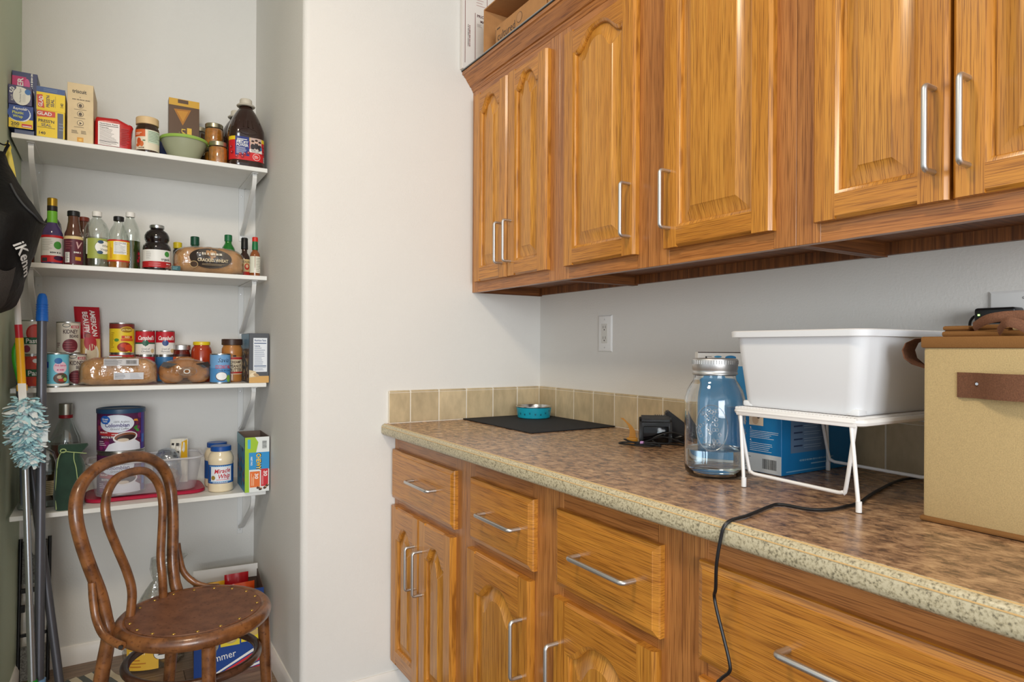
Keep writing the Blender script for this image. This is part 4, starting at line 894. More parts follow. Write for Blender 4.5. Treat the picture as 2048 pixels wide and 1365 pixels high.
bottle('vinegar_bottle', 'amber vinegar bottle with a black cap and yellow label', 'bottle', .027, 2.680, z, pf5, CLR, capprof(.0165, .168, .016), BLACKP, liquid=[(0, .002)]+shrink(pf5[1:5], .0016)+[(.0318, .1), (0, .1)], lm=mat('amber_vinegar', (166, 104, 40), .2, coat=.5), lab=lab, labr=.0337)
pf6 = [(0, 0), (.029, 0), (.0335, .004), (.0335, .11), (.033, .135), (.029, .160), (.021, .180), (.015, .192), (.0135, .197), (.0135, .202), (0, .202)]
bottle('oil_bottle', 'tall clear bottle with a white cap and green liquid, behind the yellow-labelled one', 'bottle', .064, 2.765, z, pf6, CLR, capprof(.0148, .200, .018), WHCAP, liquid=[(0, .002)]+shrink(pf6[1:4], .0016)+[(.0318, .112), (0, .112)], lm=mat('green_oil', (64, 76, 34), .15, coat=.5), lab=lambda p: [p.ell(.028, .050, .010, .030, (70, 40, 30), 0), p.ell(.031, .066, .005, .006, (200, 30, 50), 1), p.ell(.033, .052, .0055, .006, (200, 30, 50), 1), p.ell(.028, .040, .005, .006, (190, 26, 46), 1)], labr=.0337)
pf7 = [(0, 0), (.038, 0), (.044, .004), (.0455, .012), (.0455, .086), (.043, .095), (.036, .104), (.036, .108), (.0405, .116), (.0405, .130), (.035, .142), (.026, .150), (.021, .154), (.021, .160), (0, .160)]
def lab(p): p.rect(-.085, .012, .085, .076, (226, 226, 222), 0).rect(-.085, .012, .085, .034, (176, 34, 38), 1).ell(.033, .062, .010, .010, (60, 140, 60), 1).text('organic', .028, .043, .009, BK, 1, w=.034).smudge(.040, .026, .02, .006, WT, 2, 0).lines(-.04, .04, -.018, .070, 8, (150, 150, 150), 1, .25).lines(-.03, .016, .02, .030, 2, (220, 150, 150), 2, .2)
bottle('juice_jar', 'round-shouldered jar of dark juice with a white and red label', 'jar', .147, 2.705, z, pf7, mat('black_juice', (26, 18, 18), .1, coat=.6), capprof(.0245, .157, .012), CHROME, lab=lab, labr=.0457)
bottle('spice_bottle', 'small bottle with a yellow cap behind the sliced loaf', 'bottle', .226, 2.850, z, [(0, 0), (.016, 0), (.017, .002), (.017, .10), (.013, .108), (0, .108)], mat('dark_bottle_glass', (36, 34, 42), .1), capprof(.0155, .110, .024), mat('yellow_cap', (214, 190, 34), .4))
bottle('oil_bottle', 'dark green capped bottle behind the middle of the sliced loaf', 'bottle', .287, 2.850, z, [(0, 0), (.019, 0), (.020, .003), (.020, .11), (.014, .13), (0, .13)], mat('deep_green_glass', (16, 66, 40), .12, coat=.5), capprof(.0160, .128, .034), mat('deep_green_cap', (12, 70, 48), .4))
pfg = [(0, 0), (.026, 0), (.029, .003), (.030, .02), (.030, .085), (.0285, .105), (.023, .124), (.016, .136), (.0128, .142), (.0126, .150), (0, .150)]
bottle('soda_bottle', 'bright green plastic bottle behind the right end of the sliced loaf', 'bottle', .405, 2.820, z, pfg, mat('green_plastic_bottle', (26, 112, 36), .1, coat=.6), capprof(.0145, .150, .026), mat('green_cap', (26, 104, 60), .4), lab=lambda p: p.rect(-.06, .02, .06, .075, (214, 222, 206), 0), labr=.0302)
pfh = [(0, 0), (.021, 0), (.0235, .003), (.024, .012), (.024, .060), (.023, .082), (.016, .098), (.0105, .106), (.0105, .128), (0, .128)]
bottle('hot_sauce_bottle', 'dark hot sauce bottle with a cream label, left of the red-capped one', 'bottle', .462, 2.795, z, pfh, mat('hot_sauce_dark', (50, 26, 18), .12, coat=.6), [(.0125, .120), (.0132, .121), (.0128, .163), (.011, .166), (0, .166)], BLACKP, lab=lambda p: [p.rect(-.05, .012, .05, .078, (224, 196, 140), 0), p.text('CHOLULA', .0, .068, .008, (60, 40, 30), 1, w=.04), p.ell(.006, .048, .010, .013, (196, 60, 40), 1), p.ell(.006, .050, .005, .007, (236, 200, 160), 2), p.rect(-.05, .012, .05, .028, (196, 40, 30), 1)], labr=.0242)
pft = [(0, 0), (.016, 0), (.0185, .002), (.019, .010), (.019, .080), (.017, .090), (.0105, .100), (.0090, .106), (.0090, .140), (0, .140)]
def lab(p): p.rect(-.002, .014, .024, .078, (226, 222, 206), 0).lines(.001, .018, .021, .074, 9, (90, 100, 80), 1, .25).rect(-.030, .014, -.004, .078, (214, 214, 196), 0)
bottle('hot_sauce_bottle', 'slim pepper sauce bottle with a red cap and green neck', 'bottle', .481, 2.678, z, pft, mat('pepper_sauce', (150, 84, 40), .12, coat=.6, trans=.2), capprof(.0108, .136, .018), mat('red_cap', (206, 44, 30), .35), lab=lab, labr=.0191, extra=(('neck_foil', [(.0112, .104), (.0112, .118), (.0102, .138), (.0098, .139)], mat('green_foil', (24, 110, 60), .35)),))

# loaves
CRUST = mat('bread_crust', (188, 142, 94), .8, var=(22, .24), bump=(120, .3))
FILM = clear('bread_film', (250, 248, 244), .10, .12, .5, bump=(38, .9))
def loafmesh(L, D, H, seed, amp=.004, slices=0, inflate=0, n=40, m=22):
    bm = B(); rings = []
    for i in range(n+1):
        u = -1+2*i/n; e = (1-abs(u)**5)**.5 if abs(u) < 1 else 0
        e = .25+.75*e
        ring = []
        for j in range(m):
            a = 2*PI*j/m; ca, sa = math.cos(a), math.sin(a)
            y = math.copysign(abs(ca)**.62, ca)*D/2*e; zz = math.copysign(abs(sa)**.62, sa)*H/2*(e if sa > 0 else max(e, .8))
            if sa > 0: zz *= 1+.06*math.cos(u*2.2)
            d = amp*noise.noise(Vector((u*5+seed, y*30, zz*30)))
            if slices: d += .0012*math.cos(u*slices*PI)
            f = 1+(d+inflate)/(D/2)
            ring.append((u*(L/2+inflate), y*f, max(H/2+zz*f, -.0)))
        rings.append(ring)
    return loft(bm, rings)
def loaf(name, label, x, y, zz, L, D, H, seed, rot=0, prn=None, slices=24):
    t = thing(name, label, 'bread', (x, y, zz+E1), rot)
    bm = loafmesh(L, D, H, seed, .004, slices)
    for v in bm.verts: v.co.z += .0015
    obj('loaf', bm, CRUST, t, 60)
    bm = loafmesh(L, D, H, seed+9, .005, 0, .0045, 60, 30); obj('plastic_wrapper', bm, FILM, t, 80)
    if prn: prn(t)
    return t
def pr2(t):
    p = Print().ell(-.005, .056, .072, .038, (44, 34, 28), 0, 30).text('CRACKED WHEAT', .002, .048, .011, (214, 196, 160), 2, w=.105).smudge(.0, .072, .07, .012, (214, 206, 190), 2, 0).lines(-.03, .066, .04, .069, 1, (150, 140, 120), 2, .5).ell(-.062, .030, .014, .012, (190, 160, 110), 1).ell(-.062, .030, .012, .010, (70, 50, 34), 2).lines(-.035, .028, .045, .036, 2, (150, 130, 100), 2, .4)
    p.build('wrapper_print', t, lambda u, v, o: (u, -(.0745-abs(v-.045)**2*10)-o, v), .012)
    bm = B(); bag = [(-.125, -.03, .018), (-.140, -.05, .012), (-.150, -.055, .006)]
    tube(bm, catm(bag, 4), [.012, .011, .008, .005, .006, .007, .008, .009, .010], 8, flat=.5); obj('wrapper_tail', bm, FILM, t)
    p = Print().rect(-.018, 0, .010, .016, (26, 78, 86), 0).lines(-.015, .002, .008, .014, 2, (120, 170, 170), 1, .3); p.build('price_tag', t, lambda u, v, o: (-.115+u, -.062-o, .004+v))
loaf('bread_loaf', 'sliced cracked wheat loaf in a clear bag with a dark brown label', .322, 2.712, SH[1], .236, .118, .098, 1, math.radians(2), pr2)
def pr3(t):
    p = Print().rect(-.045, .070, .06, .094, (196, 196, 200), 0).lines(-.043, .072, .015, .092, 6, (70, 70, 74), 1, .3).barcode(.018, .074, .056, .091, 1, (190, 190, 194))
    p.lines(-.03, .099, .02, .104, 1, (200, 210, 220), 1, .8)
    p.rect(-.015, .022, .075, .046, (200, 202, 208), 0).lines(-.012, .024, .03, .044, 4, (110, 110, 116), 1, .3).lines(.034, .024, .07, .044, 4, (130, 130, 136), 1, .2)
    p.build('wrapper_print', t, lambda u, v, o: (u, -(.0655-abs(v-.045)**3*120)-o, v), .012)
loaf('bread_loaf', 'plain sliced loaf in a clear bag with silver labels, on the tin shelf', .030, 2.700, SH[2], .232, .106, .094, 4, math.radians(-1), pr3, 26)
# bag of rolls with a twisted end facing out
t = thing('bread_bag', 'clear bag of brown rolls with its gathered end facing forward', 'bread', (.242, 2.706, SH[2]+E1))
for k, (x, y, zz, s) in enumerate(((-.045, .005, .0455, 1), (.045, .01, .0455, 1), (0, .02, .0655, .85))):
    bm = B(); lathe(bm, [(0, -.042), (.022, -.040), (.036, -.028), (.042, -.006), (.040, .014), (.030, .030), (.012, .038), (0, .039)], 28, (x, y, zz*.95), 1, 1)
    for v in bm.verts: v.co += .003*noise.noise_vector(v.co*30); v.co.z = max(v.co.z, .003)
    obj('roll', bm, mat('roll_crust', (172, 118, 70), .7, var=(26, .3)), t, 60)
bm = B(); loft(bm, [[(r_*1.55*math.cos(2*PI*k/36)*(1+.05*noise.noise(Vector((k*.9, y*40, 3)))), y, max(.0008, .047+(r_*.82*math.sin(2*PI*k/36))*(1+.07*noise.noise(Vector((k*.7, y*40, 8)))))) for k in range(36)] for y, r_ in ((.062, .030), (.050, .052), (.03, .0575), (0, .0585), (-.025, .0560), (-.040, .045), (-.050, .028), (-.056, .013), (-.061, .008), (-.068, .014), (-.074, .021), (-.078, .019))], True, False)
obj('plastic_wrapper', bm, FILM, t, 80)
bm = B(); tube(bm, [(.0095*math.cos(2*PI*k/16), -.060, .047+.0075*math.sin(2*PI*k/16)) for k in range(16)], .0018, 6, True); obj('twist_tie', bm, mat('white_tie', (226, 226, 224), .5), t)
for s in (-1, 1):
    p = Print().poly([(s*.030, .058), (s*.074, .066), (s*.082, .050), (s*.060, .042)], (40, 30, 26), 0); p.build('wrapper_print', t, lambda u, v, o: (u, -.046+.25*max(0, abs(u)-.03)-o, v+.016), .01)

# ================================================================== third shelf: tins
z = SH[2]
def pastelab(lo):
    def f(p, r, h):
        wrapbase(p, r, h, (222, 218, 206) if not lo else (196, 60, 44)); 
        if lo: p.ell(.005, .078, .030, .026, (206, 70, 50), 1).ell(.016, .082, .014, .014, (226, 110, 84), 2).rect(-.06, .036, .06, .060, (22, 98, 62), 2).text('Paste', .006, .048, .016, WT, 3, w=.046).ell(.012, .020, .016, .013, (206, 70, 34), 2).ell(.012, .030, .005, .003, (60, 120, 50), 3).ell(.004, .088, .008, .007, WT, 3)
        else: p.ell(.004, .072, .026, .030, (196, 54, 48), 1).ell(.004, .072, .021, .025, (212, 84, 74), 2).ell(.024, .092, .010, .005, (90, 150, 60), 3, rot=.6).rect(-.06, .036, .06, .058, (22, 98, 62), 3).text('Paste.', .0, .047, .015, WT, 4, w=.046).lines(.008, .012, .024, .026, 2, (110, 110, 110), 1, .4).ell(.018, .112, .010, .004, (40, 90, 160), 4).ell(-.02, .020, .010, .012, (150, 60, 90), 2)
    return f
can('upper tomato paste tin, white with a red tomato, behind the broom handles', -.218, 2.688, z+.1075, .0345, .116, pastelab(False), 'tomato paste tins', .22)
can('lower tomato paste tin, red with a green band, behind the broom handles', -.218, 2.688, z, .0345, .107, pastelab(True), 'tomato paste tins', .22)
def salmon(p, r, h): wrapbase(p, r, h, (112, 196, 220)); p.ell(.006, .088, .011, .010, (44, 110, 180), 2).text('Pink Salmon', .013, .073, .006, (206, 80, 130), 2, w=.034, ital=.2).ell(.012, .066, .020, .020, (232, 200, 216), 1).smudge(.012, .058, .02, .006, (206, 80, 130), 2, 0).ell(.014, .030, .022, .018, (96, 70, 60), 2).ell(.010, .034, .008, .006, (196, 180, 160), 3).ell(.020, .036, .006, .006, (60, 90, 50), 3).ell(.016, .024, .010, .005, (180, 60, 50), 3).ell(.026, .026, .006, .006, (150, 196, 90), 3).rect(-.034, .065, -.022, .085, (40, 90, 180), 2).lines(-.034, .02, -.02, .058, 5, (60, 120, 160), 1, .3).rect(-.06, .005, .06, .012, (226, 230, 226), 3)
can('light blue salmon tin at the front left of the tin shelf', -.149, 2.662, z, .0345, .114, salmon)
can('teal tin half hidden behind the light blue salmon tin', -.181, 2.775, z, .0345, .116, lambda p, r, h: wrapbase(p, r, h, (40, 120, 150)))
def kid(p, r, h): wrapbase(p, r, h, (208, 200, 186)); p.rect(-.045, .012, -.024, h-.01, (196, 188, 174), 1).text('KIDNEY', .005, .078, .014, (60, 34, 40), 2, w=.046).text('BEANS', .016, .062, .011, (60, 34, 40), 2, w=.030).ell(.004, .028, .024, .024, (110, 34, 46), 2).lines(-.016, .010, .024, .044, 4, (150, 66, 76), 3, .35).rect(.006, .090, .034, .099, (176, 40, 60), 2).text('DARK RED', .020, .0945, .005, WT, 3, w=.022).ell(-.008, .100, .012, .007, (60, 70, 76), 2).ell(-.008, .100, .010, .005, (208, 200, 186), 3).lines(-.042, .02, -.028, .04, 3, (100, 60, 66), 2, .4).lines(.016, .006, .034, .010, 1, WT, 3, .8)
can('upper kidney bean tin of the stack beside the red pasta bag', -.1235, 2.800, z+.1105, .0365, .113, kid, 'kidney bean tins', .1)
can('lower kidney bean tin of the stack, behind the salmon tin', -.104, 2.800, z, .0365, .110, kid, 'kidney bean tins', .1)
# pasta bag
t = thing('pasta_bag', 'tall red and clear spaghetti bag standing behind the loaf', 'bag', (-.061, 2.880, z+E1), math.radians(4))
bm = B(); pillow(bm, .080, .284, .042, 14, .2, 5, .004)
for v in bm.verts: v.co.x += -.010*(v.co.z/.284)**2; v.co.y += .02
obj('film', bm, mat('red_pasta_film', (176, 30, 44), .25), t, 60)
p = Print().rect(-.034, .02, .036, .165, (206, 166, 96), 0).lines(-.032, .03, .034, .160, 12, (226, 192, 124), 1, .5, True).ell(.008, .110, .022, .040, (226, 220, 206), 2).ell(.008, .112, .017, .034, (206, 190, 160), 3).ell(.004, .150, .020, .030, (176, 30, 44), 3)
p.text('AMERICAN', .018, .222, .016, (238, 226, 222), 2, rot=-PI/2+.05, w=.098).text('BEAUTY', -.006, .226, .016, (238, 226, 222), 2, rot=-PI/2+.05, w=.080).ell(-.002, .176, .012, .012, (110, 24, 34), 2).ell(-.002, .176, .008, .008, (150, 70, 50), 3)
p.build('front_print', t, lambda u, v, o: (u-.010*(v/.284)**2, -.0035+14*u*u*.5+.018*max(0, (v-.2)/.084)**2-o, v), .008)
def ench(p, r, h): wrapbase(p, r, h, (226, 196, 40)); p.rect(-.13, h-.022, .13, h-.0045, (120, 40, 30), 1).ell(.016, h-.026, .022, .012, (226, 190, 50), 2).ell(.016, h-.026, .020, .010, (150, 110, 20), 3).text('LAS PALMAS', .016, h-.026, .006, (236, 220, 130), 4, w=.034).rect(-.002, .056, .036, .066, (196, 50, 30), 2).text('RED', .017, .061, .007, (240, 220, 150), 3, w=.018).rect(-.004, .046, .040, .055, (206, 90, 30), 2).ell(.008, .024, .024, .018, (150, 40, 20), 2).ell(.022, .022, .014, .012, (206, 70, 30), 3).ell(.004, .030, .010, .008, (196, 60, 30), 3).ell(.030, .012, .006, .006, (206, 40, 30), 3).ell(-.018, .050, .008, .006, (80, 140, 60), 2).lines(-.040, .02, -.026, .08, 8, (150, 110, 30), 1, .3)
can('tall yellow and red sauce tin raised behind the plain loaf', .0407, 2.832, z+.1105, .0410, .114, ench)
can('tin hidden behind the plain loaf, carrying the yellow sauce tin', .0407, 2.832, z, .0410, .110, lambda p, r, h: wrapbase(p, r, h, (196, 50, 50)))
def camp(second, colr):
    def f(p, r, h):
        wrapbase(p, r, h, (226, 222, 216)); p.rect(-.11, h*.52, .11, h-.0045, (186, 24, 40), 1).text("Campbell's", .002, h*.70, .015, WT, 2, w=.058, ital=.35)
        p.ell(0, h*.50, .011, .011, colr, 2)
        if second == 'Chicken': p.rect(-.05, h*.46, .05, h*.52, colr, 1).poly([(-.01, h*.46), (.01, h*.46), (0, h*.36)], colr, 2)
        p.text('Cream of', 0, h*.27, .0065, BK, 2, 0, w=.026, ital=.2).text(second, 0, h*.17, .0065, BK, 2, 0, w=.03, ital=.2).ell(.026, .018, .008, .008, (206, 176, 130), 2)
    return f
can("upper cream of chicken soup tin, red and white with a green band", .1165, 2.842, z+.1025, .0333, .096, camp('Chicken', (28, 90, 66)), 'red and white soup tins')
can("upper cream of mushroom soup tin, red and white with a blue dot", .1845, 2.842, z+.1025, .0333, .096, camp('Mushroom', (40, 70, 130)), 'red and white soup tins', -.05)
can('red tin under the cream of chicken soup, behind the loaves', .1165, 2.842, z, .0333, .102, lambda p, r, h: wrapbase(p, r, h, (186, 30, 44)))
can('blue tin under the cream of mushroom soup, behind the loaves', .1845, 2.842, z, .0333, .102, lambda p, r, h: wrapbase(p, r, h, (50, 110, 160)))
pfj = [(0, 0), (.030, 0), (.033, .003), (.033, .105), (.030, .118), (.029, .126), (0, .126)]
bottle('salsa_jar', 'dark red jar with a silver lid and orange label behind the rolls', 'jar', .2395, 2.838, z, pfj, mat('dark_salsa', (96, 24, 14), .15, coat=.5), capprof(.0335, .124, .020), NICKEL, lab=lambda p: [p.rect(-.08, .03, .08, .104, (206, 90, 40), 0), p.rect(-.08, .098, .08, .108, (60, 24, 18), 1), p.smudge(.0, .094, .04, .010, (236, 200, 150), 2, 0)], labr=.0332)
pfs = [(0, 0), (.034, 0), (.0375, .004), (.0375, .118), (.034, .132), (.029, .140), (.028, .146), (0, .146)]
bottle('sauce_jar', 'red sauce jar with a bright yellow lid behind the rolls', 'jar', .310, 2.822, z, pfs, mat('tomato_sauce_glass', (166, 56, 26), .15, coat=.6), capprof(.0310, .143, .014), mat('bright_yellow_lid', (226, 196, 30), .35))
def coco(p, r, h): wrapbase(p, r, h, (74, 136, 190)); p.rect(-.10, .058, .10, h-.0045, (110, 160, 206), 1).text('Savia', .008, h-.024, .017, (24, 34, 60), 2, 0, w=.040, ital=.3).text('COCONUT MILK', .010, .062, .013, (196, 60, 70), 3, w=.060).text('Leche de Coco', .012, .049, .006, (30, 44, 80), 3, 0, w=.042, ital=.2).ell(.002, .026, .021, .017, (90, 66, 50), 2).ell(.002, .027, .019, .0145, (236, 236, 236), 3).ell(.030, .018, .010, .014, (120, 170, 70), 2)
can('blue coconut milk tin at the front right of the tin shelf', .359, 2.682, z, .0365, .1115, coco, rot=-.05)
PB = mat('peanut_butter', (176, 116, 56), .3, coat=.4)
pfp = [(0, 0), (.033, 0), (.037, .004), (.0375, .014), (.0365, .020), (.0365, .100), (.0378, .106), (.0378, .130), (.034, .138), (.033, .145), (0, .145)]
def lab(p): p.rect(-.085, .030, .085, .098, (222, 206, 176), 0).rect(-.085, .088, .085, .097, (176, 50, 44), 1).text('CREAMY', .006, .078, .010, (60, 30, 24), 2, w=.046).text('PEANUT', .006, .062, .012, (60, 30, 24), 2, w=.046).text('BUTTER', .006, .047, .012, (60, 30, 24), 2, w=.046).rect(-.03, .033, .05, .040, (176, 50, 44), 1).rect(-.006, .098, .006, .110, (50, 34, 26), 2)
bottle('peanut_butter_jar', 'peanut butter jar with a dark brown lid behind the coconut milk', 'jar', .413, 2.765, z, pfp, PB, capprof(.0385, .144, .024), mat('dark_brown_lid', (62, 40, 30), .4), lab=lab, labr=.0367, rot=.1)
t, w, d, h = carton('snack_box', 'charcoal grey carton with a nutrition panel at the end of the tin shelf', 'box', .456, .5275, 2.630, .20, z, .190, mat('charcoal_card', (74, 76, 82), .45), math.radians(-1.5))
p = Print().rect(-w/2, 0, w/2, .026, (206, 160, 90), 1).poly([(-w/2, .020), (-.005, .024), (-.012, .044), (-w/2, .050)], (206, 186, 150), 2).ell(-.022, .032, .012, .007, (232, 214, 180), 3, rot=.5).ell(-.010, .030, .011, .006, (180, 150, 110), 3, rot=-.4).facts(-.021, .042, .029, .172, (226, 230, 236), (50, 76, 120)); p.build('front_print', t, front(-d/2))
p = Print()
rs = random.Random(2)
for k in range(60): p.ell(rs.uniform(-.09, .08), rs.uniform(.01, .12), .008, .006, rs.choice(((200, 170, 120), (120, 90, 60), (60, 50, 44), (226, 206, 170))), 1+k % 4, 8, rot=rs.uniform(0, 3))
p.rect(-.1, .13, .1, .188, (110, 150, 176), 1).build('side_print', t, leftf(-w/2))

# ================================================================== lowest shelf
z = SH[3]
pfq = [(0, 0), (.044, 0), (.048, .004), (.048, .205), (.045, .222), (.030, .258), (.020, .282), (.0165, .290), (.0165, .300), (0, .300)]
bottle('liquor_bottle', 'clear square-shouldered bottle of red drink with a steel cap', 'bottle', -.133, 2.870, z, pfq, clear('thick_bottle_glass', (238, 244, 242), .14, .05, .55), capprof(.0215, .300, .042), mat('brushed_cap', (176, 172, 160), .35, .9), liquid=[(0, .004), (.042, .005), (.0455, .01), (.0455, .195), (0, .195)], lm=mat('red_drink', (110, 26, 28), .15, coat=.4), extra=(('neck_band', [(.0190, .288), (.0218, .289), (.0218, .300), (.0190, .301)], mat('crimson_band', (160, 34, 40), .4)),))
t = thing('liquor_bottle', 'big flat clear glass bottle with a thick base behind the poles', 'bottle', (-.207, 2.745, z+E1), math.radians(8))
def frr(zz, w, d, r): return [(a, b, zz) for a, b in rrect(w, d, r, 5)]
bm = loft(B(), [frr(0, .105, .06, .012), frr(.004, .112, .066, .014), frr(.150, .112, .066, .014), frr(.185, .095, .058, .016), frr(.205, .05, .04, .016), frr(.215, .03, .03, .0145), frr(.255, .028, .028, .0138)]); obj('body', bm, clear('thick_bottle_glass'), t, 40)
bm = loft(B(), [frr(.022, .098, .052, .010), frr(.110, .098, .052, .010)]); obj('contents', bm, mat('brown_drink', (96, 70, 40), .15, coat=.4, trans=.3), t, 40)
bm = loft(B(), [frr(.0035, .106, .060, .012), frr(.021, .100, .054, .011)]); obj('thick_base', bm, mat('base_glass', (200, 206, 204), .05, trans=.7, ior=1.4), t, 40)
bm = B(); lathe(bm, capprof(.0165, .254, .03), 24); obj('cap', bm, BLACKP, t)
p = Print().rect(.020, .040, .052, .090, (214, 194, 150), 0).lines(.022, .043, .050, .088, 7, (120, 96, 60), 1, .25); p.build('paper_label', t, front(-.033))
# green drawstring bag
t = thing('drawstring_bag', 'dark green cloth bag with pale piping on the lowest shelf', 'bag', (-.113, 2.664, z+E1), math.radians(4))
GRB = mat('green_cloth', (34, 62, 48), .85, bump=(60, .5, .004), var=(20, .2), sheen=.3); PIPE = mat('pale_green_piping', (170, 190, 130), .8)
R = []
for v, wd, dp, ox in ((0, .078, .055, .0), (.01, .086, .062, 0), (.05, .086, .066, 0), (.10, .084, .064, .001), (.14, .080, .058, .002), (.168, .070, .046, .002), (.182, .062, .036, .003), (.196, .078, .030, .008), (.212, .088, .022, .012), (.218, .080, .010, .014)):
    R.append([(ox+a+.009*noise.noise(Vector((a*40, b*40, v*30))), b+.008*noise.noise(Vector((a*40+7, b*40, v*30))), v+(.006*noise.noise(Vector((a*30, 3, 1))) if v > .19 else 0)) for a, b in rrect(wd, dp, min(dp, wd)*.42, 5)])
obj('cloth', loft(B(), R), GRB, t, 70)
bm = B(); tube(bm, catm([(-.036, -.020, .004), (-.038, -.022, .06), (-.036, -.022, .12), (-.032, -.018, .17), (-.020, -.020, .195), (.01, -.020, .192), (.04, -.016, .186), (.048, -.010, .184)], 6), .0016, 6); obj('piping', bm, PIPE, t)
bm = B(); tube(bm, catm([(.012, -.021, .190), (.012, -.028, .168), (.018, -.033, .14), (.022, -.0345, .10)], 6), .0014, 6); obj('piping', bm, PIPE, t)
bm = B(); tube(bm, [(-.018+.008*math.cos(2*PI*k/14), -.024, .200+.006*math.sin(2*PI*k/14)) for k in range(14)], .0018, 6, True); obj('cord_knot', bm, PIPE, t)
# food tub on its red lid
t = thing('food_tub', 'clear plastic food tub standing on its own red lid, lowest shelf', 'tub', (.122, 2.806, z+E1))
def tb(zz, w, d, r): return [(a, b, zz) for a, b in rrect(w, d, r, 7)]
obj('red_lid', loft(B(), [tb(0, .378, .216, .05), tb(.002, .386, .224, .054), tb(.010, .388, .226, .055), tb(.013, .380, .218, .052), tb(.011, .360, .198, .046), tb(.009, .35, .19, .04)]), mat('crimson_lid', (176, 24, 60), .35), t)
TUB = frosted('tub_plastic', (222, 222, 228), .27, .2)
obj('tub_wall', loft(B(), [tb(.0135, .300, .160, .04), tb(.0145, .322, .178, .05), tb(.030, .332, .186, .052), tb(.128, .364, .206, .056), tb(.132, .380, .222, .06), tb(.135, .380, .222, .06), tb(.135, .366, .208, .056)], True, False), TUB, t)
obj('tub_rim', loft(B(), [tb(.1285, .368, .210, .056), tb(.1315, .383, .225, .061), tb(.1355, .384, .226, .061), tb(.1375, .380, .222, .060), tb(.1360, .366, .208, .056), tb(.1315, .364, .206, .056)], False, False), frosted('tub_rim_plastic', (230, 230, 236), .55, .25), t)
# coffee cans inside the tub
def coffee(label, x, y, zz, lid=True):
    r, h = .077, .152
    t = thing('coffee_can', label, 'can', (x, y, zz+E1), -.06, 'coffee cans')
    bm = B(); lathe(bm, [(0, .003), (r-.004, .003), (r-.002, 0), (r, .001), (r, .004), (r-.0015, .006), (r-.0015, h-.004), (r, h-.002), (r-.001, h), (0, h-.001)], 56); obj('tin', bm, TIN, t, 35)
    if lid: bm = B(); lathe(bm, [(r-.001, h-.012), (r+.0015, h-.012), (r+.002, h-.002), (r+.0015, h+.003), (r-.004, h+.005), (r-.010, h+.004), (r-.014, h+.001), (0, h+.001)], 56); obj('lid', bm, mat('navy_lid', (38, 74, 108), .4), t, 35)
    p = Print().rect(-PI*r*.97, .006, PI*r*.97, h-.010, (84, 30, 74), 0); rs = random.Random(11)
    for k in range(40):
        a, b = rs.uniform(-.11, .10), rs.uniform(.015, h-.018); p.ell(a, b, rs.uniform(.006, .015), rs.uniform(.005, .012), rs.choice(((130, 40, 100), (110, 36, 60), (150, 50, 70), (70, 30, 90), (150, 60, 120))), 1, 12, rot=rs.uniform(0, 3))
    p.rect(.076, .006, .098, h-.010, (70, 50, 150), 2).rect(.080, .03, .094, .06, (60, 110, 200), 3).rect(-.24, .006, -.10, h-.01, (120, 30, 40), 2)
    p.ell(-.012, .104, .058, .032, (214, 222, 236), 2, 30).ell(-.050, .118, .019, .015, (30, 96, 186), 3).text('Great', -.050, .121, .007, WT, 4, w=.024).text('Value', -.050, .113, .006, WT, 4, w=.018)
    p.text('100% Arabica', .004, .111, .007, (60, 60, 70), 3, 0, w=.050, ital=.2).text('Colombian', -.010, .099, .013, (66, 50, 116), 3, w=.080).text('Ground Coffee', -.002, .086, .008, (60, 60, 70), 3, 0, w=.058, ital=.25)
    p.poly([(-.075, .064), (-.01, .058), (-.005, .072), (-.075, .078)], (170, 40, 46), 3).text('MEDIUM DARK', -.055, .073, .005, WT, 4, w=.03)
    for k in range(4): p.ell(-.024+k*.005, .066, .0018, .0018, WT, 4, 8)
    p.text('SMOOTH & FRUITY', -.036, .056, .007, WT, 4, w=.060).lines(-.076, .024, -.045, .044, 3, (220, 200, 210), 3, .35)
    p.poly([(-.05, .006), (-.035, .030), (.01, .046), (.045, .046), (.070, .030), (.072, .006)], (222, 226, 236), 3).ell(.018, .054, .040, .020, (226, 226, 230), 4, 28, rot=.12).ell(.018, .056, .035, .015, (130, 76, 50), 5, 28, rot=.12).ell(.020, .052, .030, .011, (46, 28, 24), 6, 28, rot=.12).ell(.01, .045, .018, .006, (206, 190, 170), 7, 20)
    p.ell(.058, .078, .010, .005, (70, 140, 60), 3, 12, rot=-.6).ell(.052, .088, .009, .005, (60, 120, 50), 3, 12, rot=.5).poly([(.044, .112), (.062, .110), (.058, .118), (.046, .118)], (226, 150, 50), 3)
    p.build('paper_label', t, cylmap(r-.0012), r*.10); return t
coffee('lower coffee can seen through the side of the clear tub', .040, 2.806, z+.0150, False)
coffee('upper coffee can with a navy lid, stacked above the clear tub', .039, 2.806, z+.1680)
# bag of food in the tub
t = thing('food_bag', 'knotted clear plastic bag of brown food inside the clear tub', 'bag', (.190, 2.782, z+.0150))
bm = B(); lathe(bm, [(0, 0), (.030, .001), (.040, .012), (.042, .04), (.036, .06), (.02, .07), (0, .072)], 26)
for v in bm.verts: v.co += .005*noise.noise_vector(v.co*40); v.co.z = max(0.001, v.co.z)
obj('food', bm, mat('brown_food', (186, 140, 106), .8, var=(40, .25)), t, 60)
bm = B(); lathe(bm, [(0, 0), (.034, .0), (.044, .012), (.047, .045), (.049, .075), (.048, .105), (.040, .128), (.024, .142), (.008, .150), (0, .152)], 36)
for v in bm.verts:
    if v.co.z > .005: v.co += .007*noise.noise_vector(v.co*34)
    v.co.z = max(0.0003, v.co.z)
obj('plastic', bm, clear('blueish_bag', (226, 236, 246), .22, .15, .6, bump=(45, .9)), t, 80)
